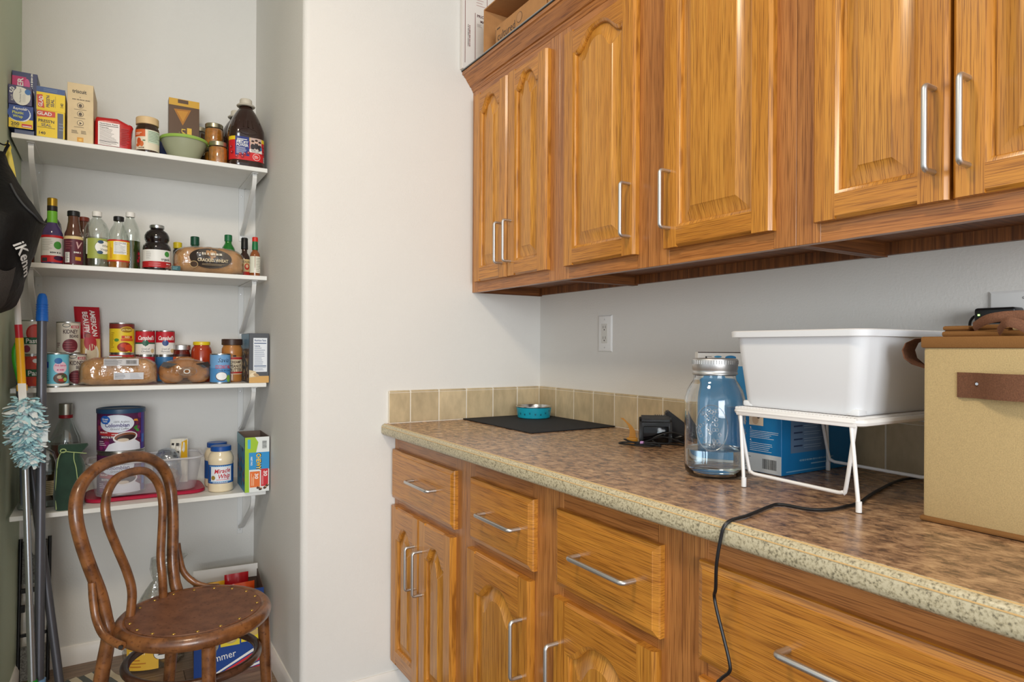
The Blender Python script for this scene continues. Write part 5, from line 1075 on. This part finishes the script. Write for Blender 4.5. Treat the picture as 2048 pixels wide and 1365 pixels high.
t = thing('snack_bag', 'crumpled yellow and white snack bag standing in the clear tub', 'bag', (.236, 2.866, z+.0160), math.radians(-4))
bm = B(); pillow(bm, .062, .172, .026, 12, .2, 8, .008); obj('film', bm, mat('white_yellow_film', (226, 222, 208), .25), t, 60)
p = Print().poly([(.005, .10), (.029, .09), (.028, .168), (.009, .160)], (226, 176, 30), 0).smudge(-.012, .152, .030, .014, BK, 1, -.1).rect(-.018, .118, .0, .126, BK, 1).rect(-.020, .104, -.006, .112, (90, 90, 90), 1)
p.build('front_print', t, lambda u, v, o: (u, -.020+16*u*u*.6-o-(.002 if v > .13 else 0)+.012*max(0, (v-.12)/.04), v), .006)
# mayonnaise jars
MAYO = mat('cream_dressing', (226, 210, 178), .25, coat=.5)
pfm = [(0, 0), (.038, 0), (.0435, .004), (.045, .012), (.0440, .030), (.0440, .110), (.0455, .116), (.0450, .128), (.040, .142), (.034, .150), (.033, .156), (0, .156)]
def lab(p):
    p.rect(-.10, .034, .10, .104, (26, 80, 150), 0).rect(-.038, .042, .040, .098, (224, 228, 234), 1)
    p.text('Miracle', .004, .082, .016, (186, 24, 44), 2, w=.058, ital=.3, rot=.08).text('Whip', .010, .062, .017, (186, 24, 44), 2, w=.044, ital=.3, rot=.08).ell(-.028, .056, .008, .0085, (156, 130, 60), 3).lines(-.016, .046, .036, .051, 1, (206, 100, 120), 2, .4)
    for k in range(13): p.ell(-.042+k*.0068, .099, .0025, .002, (120, 180, 226), 2, 8).ell(-.042+k*.0068, .041, .0025, .002, (120, 180, 226), 2, 8)
    p.lines(-.03, .036, .03, .0395, 1, WT, 2, .5)
BLCAP = mat('blue_cap', (26, 76, 150), .35)
tw = bottle('dressing_jar', 'white dressing jar with a blue lid, in front at the right of the lowest shelf', 'jar', .366, 2.705, z, pfm, MAYO, capprof(.0365, .153, .019), BLCAP, lab=lab, labr=.0442, group='blue-lidded dressing jars', rot=-.12)
dup(tw, (.366, 2.812, z+E1), .3, 'second blue-lidded dressing jar, hidden behind the front one')
# granola bar box, top open
t = thing('bar_box', 'open cardboard box of snack bars at the right end of the lowest shelf', 'box', (.484, 2.715, z+E1), math.radians(-2))
w2, d2, h2 = .0435, .105, .208
CDW = mat('bar_box_card', (190, 196, 190), .5); CDI = mat('bar_box_inside', (112, 96, 86), .8)
for nm, a in (('front_panel', (-w2, w2, -d2, -d2+.0015)), ('back_panel', (-w2, w2, d2-.0015, d2)), ('side_panel', (-w2, -w2+.0015, -d2+.0015, d2-.0015)), ('side_panel', (w2-.0015, w2, -d2+.0015, d2-.0015)), ('bottom_panel', (-w2, w2, -d2+.0015, d2-.0015))):
    obj(nm, bxo(*a, 0, .0015 if nm[:3] == 'bot' else h2), CDI, t, 0)
p = Print().rect(-w2, 0, w2, h2, (222, 226, 224), 0).rect(-w2, .085, w2, .150, (36, 140, 200), 1).poly([(-w2, 0), (-.028, 0), (-.030, h2), (-w2, h2)], (150, 190, 40), 1).poly([(-w2, .150), (-.004, .150), (.004, h2-.02), (-.008, h2), (-w2, h2)], (156, 192, 40), 2)
p.barcode(.016, .160, .036, .196, 2, (222, 226, 224), vert=True).text('CHEWY', .006, .115, .019, (30, 20, 20), 3, rot=-PI/2, w=.066).text('CHEWY', .005, .116, .016, (246, 200, 40), 4, rot=-PI/2, w=.060).text('VARIETY PACK', -.020, .118, .006, WT, 3, rot=-PI/2, w=.034).rect(-.034, .165, -.024, .200, (70, 170, 210), 3)
p.rect(-.026, .018, .010, .078, (222, 110, 40), 3).rect(.014, .020, .040, .086, (196, 34, 44), 3).text('30', -.002, .060, .012, WT, 4, rot=-PI/2, w=.022).text('30', .030, .068, .012, WT, 4, rot=-PI/2, w=.022).lines(-.022, .024, -.010, .072, 3, (246, 210, 170), 4, .35, True).lines(.017, .026, .023, .078, 2, (240, 180, 180), 4, .35, True)
for u, v in ((.004, .016), (.012, .010), (.028, .014), (.036, .022)): p.ell(u, v, .007, .005, (80, 46, 30), 5, 8, rot=.5).ell(u+.003, v+.003, .003, .002, (206, 150, 90), 6, 8)
p.build('front_print', t, front(-d2))
p = Print().rect(-d2, 0, d2, h2, (60, 130, 170), 0); rs = random.Random(5)
for k in range(46): p.ell(rs.uniform(-.09, .095), rs.uniform(.02, .19), .010, .007, rs.choice(((150, 96, 56), (196, 150, 90), (90, 50, 40), (60, 130, 180), (196, 60, 50), (40, 120, 190))), 1+k % 5, 8, rot=rs.uniform(0, 3))
p.rect(-d2, .165, d2, h2, (130, 176, 186), 7).build('side_print', t, leftf(-w2))
# ------------------------------------------------------------------ bentwood chair
def bent(name, base, dark):
    m, nt, b = newmat(name); N = nt.nodes; L = nt.links
    tc = N.new('ShaderNodeTexCoord')
    n = N.new('ShaderNodeTexNoise'); n.inputs['Scale'].default_value = 26; n.inputs['Detail'].default_value = 5
    n2 = N.new('ShaderNodeTexNoise'); n2.inputs['Scale'].default_value = 110; n2.inputs['Detail'].default_value = 2
    r = N.new('ShaderNodeValToRGB'); e = r.color_ramp.elements; e[0].position = .32; e[0].color = rgba(dark); e[1].position = .62; e[1].color = rgba(base)
    r2 = N.new('ShaderNodeValToRGB'); e = r2.color_ramp.elements; e[0].position = .30; e[0].color = (.45, .36, .3, 1); e[1].position = .42; e[1].color = (1, 1, 1, 1)
    mx = N.new('ShaderNodeMix'); mx.data_type = 'RGBA'; mx.blend_type = 'MULTIPLY'; mx.inputs[0].default_value = .8
    L.new(tc.outputs['Object'], n.inputs['Vector']); L.new(tc.outputs['Object'], n2.inputs['Vector']); L.new(n.outputs[0], r.inputs[0]); L.new(n2.outputs[0], r2.inputs[0])
    L.new(r.outputs[0], mx.inputs[6]); L.new(r2.outputs[0], mx.inputs[7]); L.new(mx.outputs[2], b.inputs['Base Color'])
    b.inputs['Roughness'].default_value = .32; b.inputs['Coat Weight'].default_value = .3
    return m
BENT = bent('worn_bentwood', (134, 86, 48), (86, 50, 27)); SEATM = bent('brown_seat_board', (122, 80, 56), (102, 64, 44)); SEATM.node_tree.nodes['Principled BSDF'].inputs['Roughness'].default_value = .5; SEATM.node_tree.nodes['Principled BSDF'].inputs['Coat Weight'].default_value = 0; DKB = bent('dark_bentwood', (84, 54, 38), (56, 36, 28))
ch = thing('bentwood_chair', 'old brown bentwood chair with a round studded seat in front of the pantry', 'chair', (.21, 2.02, 0), math.radians(-40))
# local: +x is the way the chair faces, +y to its far side
ZS = .46
bm = B(); lathe(bm, [(0, ZS-.006), (.150, ZS-.006), (.168, ZS-.004), (.172, ZS), (0, ZS)][::-1], 64)
for v in bm.verts:
    q = (v.co.x**2+v.co.y**2)**.5
    if q < .14 and v.co.z > ZS-.003: v.co.z -= .004*(1-(q/.14)**2)
bm.free(); bm = B(); lathe(bm, [(0, ZS-.007), (.06, ZS-.006), (.11, ZS-.0035), (.150, ZS-.0005), (.170, ZS), (.172, ZS-.002), (.172, ZS-.010), (0, ZS-.012)], 64); st = obj('seat_board', bm, SEATM, ch)
bm = B(); lathe(bm, [(.168, ZS-.016), (.171, ZS-.003), (.176, ZS-.0015), (.182, ZS+.001), (.190, ZS-.001), (.197, ZS-.008), (.200, ZS-.018), (.198, ZS-.029), (.190, ZS-.037), (.178, ZS-.038), (.170, ZS-.030), (.168, ZS-.016)], 72); obj('seat_rim', bm, BENT, ch)
BRASS = mat('brass_stud', (196, 160, 84), .3, .9)
for k in range(18):
    a = 2*PI*k/18+.1; bm = B(); lathe(bm, [(0, .0028), (.0026, .0026), (.0042, .0014), (.0050, 0)], 12, (.161*math.cos(a), .161*math.sin(a), ZS-.0006)); obj('stud', bm, BRASS, st)
ln = math.radians(10)
def bk(s, t, off=0): return (-.16-math.sin(ln)*t+off, s, ZS+math.cos(ln)*t)
half = [(-.03, .140), (.02, .138), (.085, .144), (.165, .164), (.232, .178), (.293, .184), (.342, .176), (.380, .150), (.408, .102), (.421, .045)]
outer = [bk(-w, t) for t, w in half]+[bk(w, t) for t, w in half[::-1]]
# back posts run on down as the rear legs
legL = [(-.205, -.150, 0), (-.190, -.148, .15), (-.172, -.144, .32)]; legR = [(a, -b, c) for a, b, c in legL]
bm = B(); pts = catm(legL+outer+legR[::-1], 5); n = len(pts); tube(bm, pts, [.0165 if p.z > ZS+.02 else .0165+.002*min(1, (ZS+.02-p.z)/.1) if p.z > .3 else .0185-.005*(1-p.z/.3) for p in pts], 14); obj('back_hoop', bm, BENT, ch, 60)
ih = [(.0, .066), (.06, .062), (.12, .068), (.20, .092), (.265, .109), (.318, .107), (.358, .083), (.381, .04)]
inner = [bk(-w, t, .022) for t, w in ih]+[bk(w, t, .022) for t, w in ih[::-1]]
inner[0] = (-.150, -.068, ZS-.01); inner[-1] = (-.150, .068, ZS-.01)
bm = B(); tube(bm, catm(inner, 6), .0118, 12); obj('inner_hoop', bm, BENT, ch, 60)
for s in (-1, 1):
    bm = B(); tube(bm, catm([(-.178, s*.170, ZS+.125), (-.172, s*.172, ZS+.08), (-.160, s*.176, ZS+.035), (-.132, s*.186, ZS+.002), (-.098, s*.193, ZS-.012), (-.060, s*.204, ZS-.016)], 6), [.010]*4+[.0105]*27, 10, flat=.8); obj('hip_brace', bm, BENT, ch, 60)
    bm = B(); tube(bm, [(-.066, s*.203, ZS-.016), (-.060, s*.2125, ZS-.0165)], .0055, 10); obj('brace_bolt', bm, mat('dark_steel', (60, 58, 56), .4, .8), ch)
    bm = B(); tube(bm, catm([(.128, s*.134, ZS-.034), (.132, s*.138, .30), (.138, s*.143, .15), (.146, s*.150, 0)], 5), [.0175, .0174, .0173, .0172, .017, .0168, .0165, .016, .0156, .0152, .0148, .0144, .014, .0136, .0132, .013], 14); obj('leg', bm, BENT, ch, 60)
bm = B(); tube(bm, [(-.006+.172*math.cos(2*PI*k/48), .160*math.sin(2*PI*k/48), .325) for k in range(48)], .0115, 10, True, None); obj('ring_stretcher', bm, DKB, ch, 60)

# ------------------------------------------------------------------ poles, duster, hanging bag on the left wall
GREYM = mat('grey_pole_metal', (104, 106, 114), .35, .6); SILV = mat('silver_pole', (186, 192, 198), .28, .9); BLUEP = mat('blue_grip', (22, 108, 206), .4)
t = thing('mop_pole', 'grey metal mop pole with a bright blue end grip', 'pole', (-.182, 2.500, 0), world=True)
a, b = Vector((-.180, 2.470, .004)), Vector((-.1835, 2.570, 1.283)); d = (b-a).normalized()
bm = B(); tube(bm, [a+d*.155, b], .0135, 16); obj('shaft', bm, GREYM, t)
bm = B(); tube(bm, [a, a+d*.15, a+d*.153], [.0175, .0175, .0145], 16); obj('lower_sleeve', bm, GREYM, t)
bm = B(); tube(bm, [a+d*.150, a+d*.160], .0182, 16); obj('blue_ring', bm, mat('pale_blue_ring', (110, 150, 190), .4), t)
bm = B(); tube(bm, [b-d*.006, b+d*.004, b+d*.03, b+d*.06, b+d*.075, b+d*.083, b+d*.0845], [.0165, .0168, .0155, .0150, .0125, .0085, .004], 18); g = obj('grip', bm, BLUEP, t)
for k in range(6):
    bm = B(); c = b+d*(.008+k*.008); tube(bm, [c+Vector((.0163*math.cos(2*PI*j/20), .0163*math.sin(2*PI*j/20), 0)) for j in range(20)], .0010, 6, True); obj('grip_rib', bm, BLUEP, g)
t = thing('broom_pole', 'dark grey pole leaning across behind the blue-gripped pole', 'pole', (-.120, 2.470, 0), world=True)
a, b = Vector((-.112, 2.470, .004)), Vector((-.223, 2.608, .90)); d = (b-a).normalized()
bm = B(); tube(bm, [a, b], .0125, 14); obj('shaft', bm, mat('dark_grey_pole', (84, 84, 90), .4, .4), t)
bm = B(); tube(bm, [b+d*.002, b+d*.12], .0115, 14); obj('upper_section', bm, SILV, t)
t = thing('broom_pole', 'silver telescopic pole with a green lower joint, nearest the left wall', 'pole', (-.190, 2.440, 0), world=True)
a, b = Vector((-.188, 2.430, .004)), Vector((-.2245, 2.520, .960)); d = (b-a).normalized()
bm = B(); tube(bm, [a+d*.175, a+d*.40], .0108, 16); obj('lower_tube', bm, SILV, t)
bm = B(); tube(bm, [a+d*.40, b], .0094, 16); obj('upper_tube', bm, SILV, t)
bm = B(); tube(bm, [a, a+d*.17, a+d*.176], [.015, .0145, .0125], 16); obj('green_joint', bm, mat('green_plastic', (20, 140, 30), .4), t)
# long grey-green handle close to the wall
t = thing('brush_handle', 'slim dark handle with a green grip behind the yellow duster handle', 'handle', (-.236, 2.570, .95), world=True)
bm = B(); tube(bm, [(-.240, 2.560, 1.000), (-.2445, 2.574, 1.24)], .008, 12); obj('dark_shaft', bm, mat('slate_plastic', (70, 78, 88), .45), t)
bm = B(); tube(bm, catm([(-.232, 2.556, 1.052), (-.241, 2.552, 1.10), (-.250, 2.548, 1.15), (-.250, 2.548, 1.19), (-.243, 2.552, 1.215)], 5), [.006]*4+[.008]*12+[.006]*4+[.004], 10); obj('green_grip', bm, mat('leaf_green_plastic', (60, 170, 40), .4), t)
bm = B(); tube(bm, [(-.240, 2.560, 1.000), (-.232, 2.545, .86), (-.226, 2.53, .70)], .007, 12); obj('lower_shaft', bm, mat('slate_plastic'), t)
# duster
t = thing('duster', 'fluffy aqua duster hanging head down from a white, red and yellow handle', 'duster', (-.216, 2.452, .82), world=True)
hs = [(Vector((-.2375, 2.447, 1.345)), Vector((-.2330, 2.448, 1.262)), .0085, mat('white_handle', (232, 230, 226), .35), 'white_section'), (Vector((-.2330, 2.448, 1.262)), Vector((-.2305, 2.4485, 1.222)), .0098, mat('red_handle', (196, 30, 48), .35), 'red_section'), (Vector((-.2305, 2.4485, 1.222)), Vector((-.2235, 2.450, 1.080)), .0108, mat('yellow_handle', (240, 176, 20), .35), 'yellow_section')]
for a, b, r_, m_, nm in hs: bm = B(); tube(bm, [a, b], r_, 14); obj(nm, bm, m_, t)
bm = B(); tube(bm, [(-.2235, 2.450, 1.080), (-.223, 2.450, 1.062)], .0135, 14); obj('yellow_collar', bm, mat('yellow_handle'), t)
bm = B(); loft(bm, [[(x-.010, y-.003, zz), (x+.010, y-.003, zz), (x+.010, y+.003, zz), (x-.010, y+.003, zz)] for x, y, zz in ((-.2225, 2.438, 1.085), (-.221, 2.440, 1.05), (-.218, 2.444, 1.00), (-.213, 2.45, .86))]); obj('white_fork', bm, mat('white_handle'), t)
rs = random.Random(21); bmA, bmB = B(), B()
core = [(-.218, 2.450, 1.035, .040), (-.216, 2.450, .985, .046), (-.212, 2.450, .935, .044), (-.207, 2.450, .890, .036), (-.203, 2.450, .850, .026)]
for k in range(620):
    q = rs.random()*4; i = min(3, int(q)); f = q-i; c0, c1 = core[i], core[i+1]
    cx, cy, cz, rr = [c0[j]+(c1[j]-c0[j])*f for j in range(4)]
    a = rs.uniform(0, 2*PI); el = rs.uniform(-.9, .5)
    d = Vector((math.cos(a)*math.cos(el)*1.15, math.sin(a)*math.cos(el)*.75, math.sin(el))); L_ = rr*rs.uniform(.75, 1.25)
    tn = Vector((-math.sin(a), math.cos(a), rs.uniform(-.6, .6))).normalized(); wd = rs.uniform(.0045, .009)
    c = Vector((cx, cy, cz)); tgt = bmA if rs.random() < .62 else bmB; prev = None
    for s_ in range(4):
        u = .35+.65*s_/3; p = c+d*L_*u+Vector((0, 0, -.010*u*u))+Vector((rs.uniform(-1, 1), rs.uniform(-1, 1), rs.uniform(-1, 1)))*.0025
        ww = wd*(.6, 1, 1.1, .5)[s_]; up = Vector((0, 0, .0022))
        cur = [tgt.verts.new(p-tn*ww), tgt.verts.new(p+d*.003+up), tgt.verts.new(p+tn*ww)]
        if prev:
            for j in range(2): tgt.faces.new((prev[j], prev[j+1], cur[j+1], cur[j]))
        prev = cur
for v in list(bmA.verts)+list(bmB.verts): v.co.x = max(v.co.x, XL+.004)
f1 = obj('aqua_fluff', bmA, mat('aqua_fibre', (176, 222, 232), .9, sheen=.4), t, 60); f1['kind'] = 'stuff'
f2 = obj('white_fluff', bmB, mat('white_fibre', (222, 232, 236), .9, sheen=.4), t, 60); f2['kind'] = 'stuff'
bm = B(); box(bm, -.185, -.158, 2.440, 2.441, .905, .945); bm2 = obj('loose_sheet', bm, mat('white_fibre'), t, 0)
# hooks, yellow ribbon, black bag
DKW = mat('dark_wire', (36, 34, 32), .4, .7)
t = thing('wall_hook', 'dark wire hook on the green wall holding the black bag', 'hook', (-.2852, 2.395, 1.79), world=True); XL = -.2852
obj('hook_plate', bxo(XL, XL+.003, 2.375, 2.415, 1.775, 1.815, .001, 1), DKW, t)
bm = B(); tube(bm, catm([(XL+.003, 2.395, 1.80), (XL+.010, 2.395, 1.790), (XL+.020, 2.398, 1.786), (XL+.028, 2.402, 1.790), (XL+.030, 2.405, 1.802)], 5), .0022, 8); obj('hook_wire', bm, DKW, t)
XL = -.2743
t = thing('yellow_cloth', 'folded yellow rubber strip hanging at the wall hook above the black bag', 'strip', (-.256, 2.425, 1.68), world=True)
bm = B(); loft(bm, [[(x-w_, 2.425+dy, zz), (x, 2.420+dy, zz), (x+w_, 2.425+dy, zz), (x+w_*.6, 2.431+dy, zz), (x-w_*.6, 2.431+dy, zz)] for x, w_, zz, dy in ((-.2585, .004, 1.801, 0), (-.2575, .0085, 1.788, 0), (-.2565, .0060, 1.778, 0), (-.2555, .0095, 1.755, 0), (-.252, .0125, 1.715, 0), (-.2475, .0130, 1.670, 0), (-.2455, .0125, 1.62, .004))]); obj('rubber', bm, mat('yellow_rubber', (226, 208, 90), .5), t, 60)
t = thing('hanging_bag', 'black mesh-and-nylon bag hanging on the left wall beside the shelves', 'bag', (XL+.01, 2.30, 1.29), world=True)
# bulge (x), y start, y end by height
prof = [(1.760, .014, 2.37, 2.40), (1.728, .022, 2.33, 2.41), (1.674, .047, 2.27, 2.43), (1.625, .071, 2.22, 2.445), (1.556, .114, 2.16, 2.455), (1.53, .108, 2.15, 2.455), (1.486, .095, 2.14, 2.45), (1.4176, .077, 2.14, 2.44), (1.35, .060, 2.15, 2.43), (1.315, .047, 2.17, 2.42), (1.297, .030, 2.20, 2.40), (1.292, .010, 2.22, 2.38)]
def bagat(a, zz, o=0):
    for (z0, b0, p0, q0), (z1, b1, p1, q1) in zip(prof, prof[1:]):
        if z1 <= zz <= z0: f = (z0-zz)/(z0-z1); b, p, q = b0+(b1-b0)*f, p0+(p1-p0)*f, q0+(q1-q0)*f; break
    else: z0, b, p, q = prof[-1] if zz < 1.4 else prof[0]
    th = PI*a; y = (p+q)/2-(q-p)/2*math.cos(th)*1; x = XL+.002+(b+o)*math.sin(th)**.75
    n = .006*noise.noise(Vector((a*4, zz*14, 2)))+.003*noise.noise(Vector((a*9, zz*30, 5)))
    return (max(XL+.0015, x+n*math.sin(th)), y+(o*-.6), zz)
rings = []
for i in range(45):
    zz = 1.760-(1.760-1.2925)*i/44; rings.append([bagat(k/28, zz) for k in range(29)])
NYL = mat('black_nylon', (9, 9, 11), .6, bump=(55, .5, .004), spec=.25)
obj('nylon_body', loft(B(), rings), NYL, t, 70)
bm = B(); tube(bm, catm([bagat(a, zz, .002) for a, zz in ((.17, 1.645), (.19, 1.61), (.23, 1.580), (.30, 1.560), (.38, 1.550), (.46, 1.550), (.54, 1.554))], 4), .0028, 8); obj('pocket_hem', bm, mat('dark_grey_hem', (58, 60, 64), .7), t)
bm = B(); rr_ = [[bagat(.02+.22*k/12, 1.41-.10*j/8-.015*math.sin(PI*k/12), .003) for k in range(13)] for j in range(9)]
R_ = [[bm.verts.new(p) for p in r_] for r_ in rr_]
for a, b in zip(R_, R_[1:]):
    for k in range(12): bm.faces.new((a[k], a[k+1], b[k+1], b[k]))
obj('mesh_panel', bm, mat('grey_mesh', (62, 58, 56), .8, bump=(900, 1, .002), var=(700, .4)), t, 70)
p = Print().text('iKenm', .0, 0, .030, (226, 230, 232), 1, 1, w=.16)
p.build('lettering', t, lambda u, v, o: tuple(Vector(bagat(.325+.25*u/.16+v*3.0, 1.435-.08*u/.16+v*.55, .004+o*2))), None)
bm = B(); tube(bm, catm([(XL+.022, 2.395, 1.788), (XL+.016, 2.385, 1.77), (XL+.012, 2.37, 1.745)], 4), .005, 8, flat=.5); obj('hanging_loop', bm, NYL, t)
XL = -.2840
# thin cable on the wall
bm = B(); tube(bm, catm([(XL+.002, 2.47, 1.12), (XL+.002, 2.455, 1.02), (XL+.002, 2.45, .92), (XL+.002, 2.455, .82), (XL+.002, 2.44, .78), (XL+.003, 2.41, .755)], 6), .0014, 6); setp(obj('wall_wire', bm, DKW, loc=(XL+.002, 2.45, .755)), 'thin dark wire running down the green wall beside the duster', 'wire')
obj_ = bxo(XL+.0005, XL+.010, 2.395, 2.42, .955, .985, .002); setp(obj('door_catch', obj_, mat('brass_catch', (196, 180, 140), .4, .5), loc=(XL, 2.407, .955)), 'small brass catch on the green wall beside the duster', 'catch')

XL = -.2743
# ------------------------------------------------------------------ folded step stool, floor things
t = thing('step_stool', 'folded step stool with speckled grey treads behind the poles', 'step stool', (-.230, 2.880, 0), world=True)
SPK = mat('speckled_tread', (104, 104, 100), .85, var=(170, .6), bump=(400, .5))
for x in (-.268, -.182): bm = B(); tube(bm, [(x, 2.845, .003), (x, 2.922, .500)], .006, 10); obj('frame_rail', bm, BLACKP, t)
for z0, z1 in ((.345, .490), (.02, .13)):
    bm = B(); y0, y1 = 2.845+.077*z0/.5, 2.845+.077*z1/.5
    prism(bm, [(y0-.010, z0), (y1-.010, z1), (y1+.004, z1), (y0+.004, z0)], 'x', -.261, -.189); obj('tread', bm, SPK, t)
obj('crossbar', bxo(-.262, -.188, 2.880, 2.890, .315, .330), BLACKP, t); obj('crossbar', bxo(-.262, -.188, 2.862, 2.872, .165, .175), BLACKP, t)
obj('clip', bxo(-.264, -.250, 2.868, 2.880, .25, .275, .001, 1), BLACKP, t)
t = thing('striped_cloth', 'grey and cream striped cloth lying on the pantry floor', 'cloth', (-.035, 2.72, .001), math.radians(22))
for k in range(6):
    bm = B(); R_ = []
    for j in range(9): y = -.10+.2*j/8; zz = .006+.004*noise.noise(Vector((k*.7, j*.6, 0)))+.003*math.sin(j*1.1+k); R_.append([(-.075+k*.025, y, zz-.004), (-.050+k*.025, y, zz-.004+.002*math.sin(j)), (-.050+k*.025, y, zz+.002*math.sin(j)), (-.075+k*.025, y, zz)])
    loft(bm, R_)
    for v in bm.verts: v.co.z = max(.0002, v.co.z)
    obj('stripe', bm, mat('cream_cloth', (206, 194, 170), .9) if k % 2 else mat('slate_cloth', (96, 100, 98), .9), t, 60)
# box of chip bags
t = thing('chip_box', 'blue chip multipack box with red and white stripes on the pantry floor', 'box', (.392, 2.700, .0006), math.radians(-5))
w2, d2, h2 = .118, .120, .292
CB = mat('box_blue', (26, 66, 140), .4); CI = mat('box_inside', (96, 78, 68), .8)
for nm, a, hh in (('front_panel', (-w2, w2, -d2, -d2+.003), h2), ('back_panel', (-w2, w2, d2-.003, d2), h2+.02), ('side_panel', (-w2, -w2+.003, -d2+.003, d2-.003), h2), ('side_panel', (w2-.003, w2, -d2+.003, d2-.003), h2), ('bottom_panel', (-w2, w2, -d2+.003, d2-.003), .003)):
    obj(nm, bxo(*a, 0, hh), CI if nm[:3] != 'fro' else CB, t, 0)
obj('back_flap', bxo(-w2, w2, d2-.008, d2-.005, h2-.03, h2+.022), mat('white_card', (226, 226, 224), .5), t, 0)
p = Print().rect(-w2, 0, w2, h2, (26, 66, 140), 0).rect(-.09, .17, .10, .27, (206, 60, 40), 1).ell(.0, .22, .05, .035, (236, 196, 60), 2)
for k in range(7):
    a = -.035+k*.026; p.poly([(a-.02, 0), (a-.006, 0), (w2, .038+(w2-a)*.25+k*-.010), (w2, .050+(w2-a)*.25+k*-.010)], WT if k % 2 == 0 else (206, 44, 44), 1) if a < w2-.02 else None
p.text('Summer', -.030, .060, .026, WT, 3, 0, w=.105, rot=.12).rect(-.030, .095, .035, .150, (226, 206, 60), 2).ell(.005, .122, .024, .019, (190, 170, 110), 3).ell(.005, .122, .017, .013, (226, 206, 140), 4).ell(-.055, .110, .020, .030, (150, 140, 120), 2).rect(.040, .100, w2-.01, .155, (236, 210, 40), 2).ell(.085, .13, .018, .012, (206, 176, 110), 3).ell(-.05, .082, .006, .006, WT, 4).poly([(.09, .085), (.115, .086), (.105, .07)], (206, 40, 44), 3)
p.build('front_print', t, front(-d2))
cols = ((206, 76, 24), (176, 24, 34), (214, 96, 30), (150, 20, 40), (226, 170, 40), (196, 40, 40))
for k, (x, y, rz, tilt) in enumerate(((-.060, -.075, .05, .15), (-.040, -.025, -.05, -.1), (.052, -.070, .05, .2), (.056, -.015, -.05, -.15), (-.050, .030, .03, .1), (.050, .050, 0, -.05))):
    tt = thing('chip_bag', ('red chip bag at the front left of the blue box', 'dark red chip bag in the middle of the blue box', 'orange chip bag with yellow lettering, front right of the blue box', 'crimson chip bag behind the orange one in the box', 'yellow chip bag at the back left of the box', 'red chip bag against the back of the box')[k], 'bag', (.392+x*.9-.006, 2.700+y, .0042), rz, 'chip bags in the floor box')
    c = cols[(1, 3, 0, 5, 4, 1)[k]]
    bm = B(); pillow(bm, .088, .272+.014*(k % 3), .036, 10, .3, k, .008); obj('film', bm, mat('chip_film_%d_%d_%d' % c, c, .22), tt, 60)
    if k == 2: p = Print().smudge(.0, .235, .07, .018, (246, 200, 40), 1, .15).ell(-.01, .20, .025, .015, (196, 40, 30), 0); p.build('front_print', tt, lambda u, v, o: (u, -.022-o+6*u*u, v), .012)
# bag of buns with a knotted clear end
t = thing('bread_bag', 'yellow-printed bag of buns with a gathered clear top, behind the chair', 'bag', (.150, 2.790, .0008), math.radians(-8))
R_ = []
for zz, wx, wy in ((0, .085, .05), (.012, .098, .062), (.06, .104, .068), (.12, .100, .064), (.18, .082, .054), (.23, .060, .040), (.275, .036, .028), (.305, .018, .014), (.315, .012, .010), (.33, .026, .018), (.36, .046, .026), (.40, .062, .030)):
    R_.append([(wx*math.cos(2*PI*k/40)*(1+.10*noise.noise(Vector((k*.8, zz*20, 1))))+(zz-.3)*.5*(zz > .3), wy*math.sin(2*PI*k/40)*(1+.16*noise.noise(Vector((k*.9, zz*22, 4)))), max(.0004, zz)) for k in range(40)])
obj('clear_film', loft(B(), R_, True, False), clear('bag_film', (240, 242, 240), .16, .12, .6, bump=(40, .9)), t, 80)
for x, y, zz in ((-.045, 0, .05), (.045, .0, .05), (0, .0, .13)):
    bm = B(); lathe(bm, [(0, -.045), (.026, -.042), (.040, -.025), (.044, 0), (.038, .022), (.02, .036), (0, .039)], 24, (x, y, zz)); obj('bun', bm, mat('bun_crust', (206, 160, 90), .7, var=(24, .2)), t, 60)
p = Print().rect(-.085, .012, .02, .115, (226, 178, 60), 0).ell(.035, .065, .030, .022, (240, 238, 230), 1, 26).ell(.035, .065, .032, .024, (40, 38, 40), 0, 26).poly([(.016, .060), (.030, .072), (.054, .068), (.050, .058)], (60, 60, 64), 2).smudge(-.05, .075, .05, .018, (246, 230, 190), 1, 0).lines(-.08, .02, -.02, .055, 3, (190, 120, 40), 1, .4).poly([(-.02, .185), (.0, .14), (.03, .14), (.02, .20)], (206, 90, 30), 0).poly([(-.06, .16), (-.05, .12), (-.01, .12), (-.02, .18)], (230, 170, 50), 0)
def bpm(u, v, o):
    wy = .071 if v < .12 else .071-(v-.12)*.16
    return (u, -wy*max(.15, 1-(u/.112)**2)**.5-.002-o, v)
p.build('wrapper_print', t, bpm, .008)
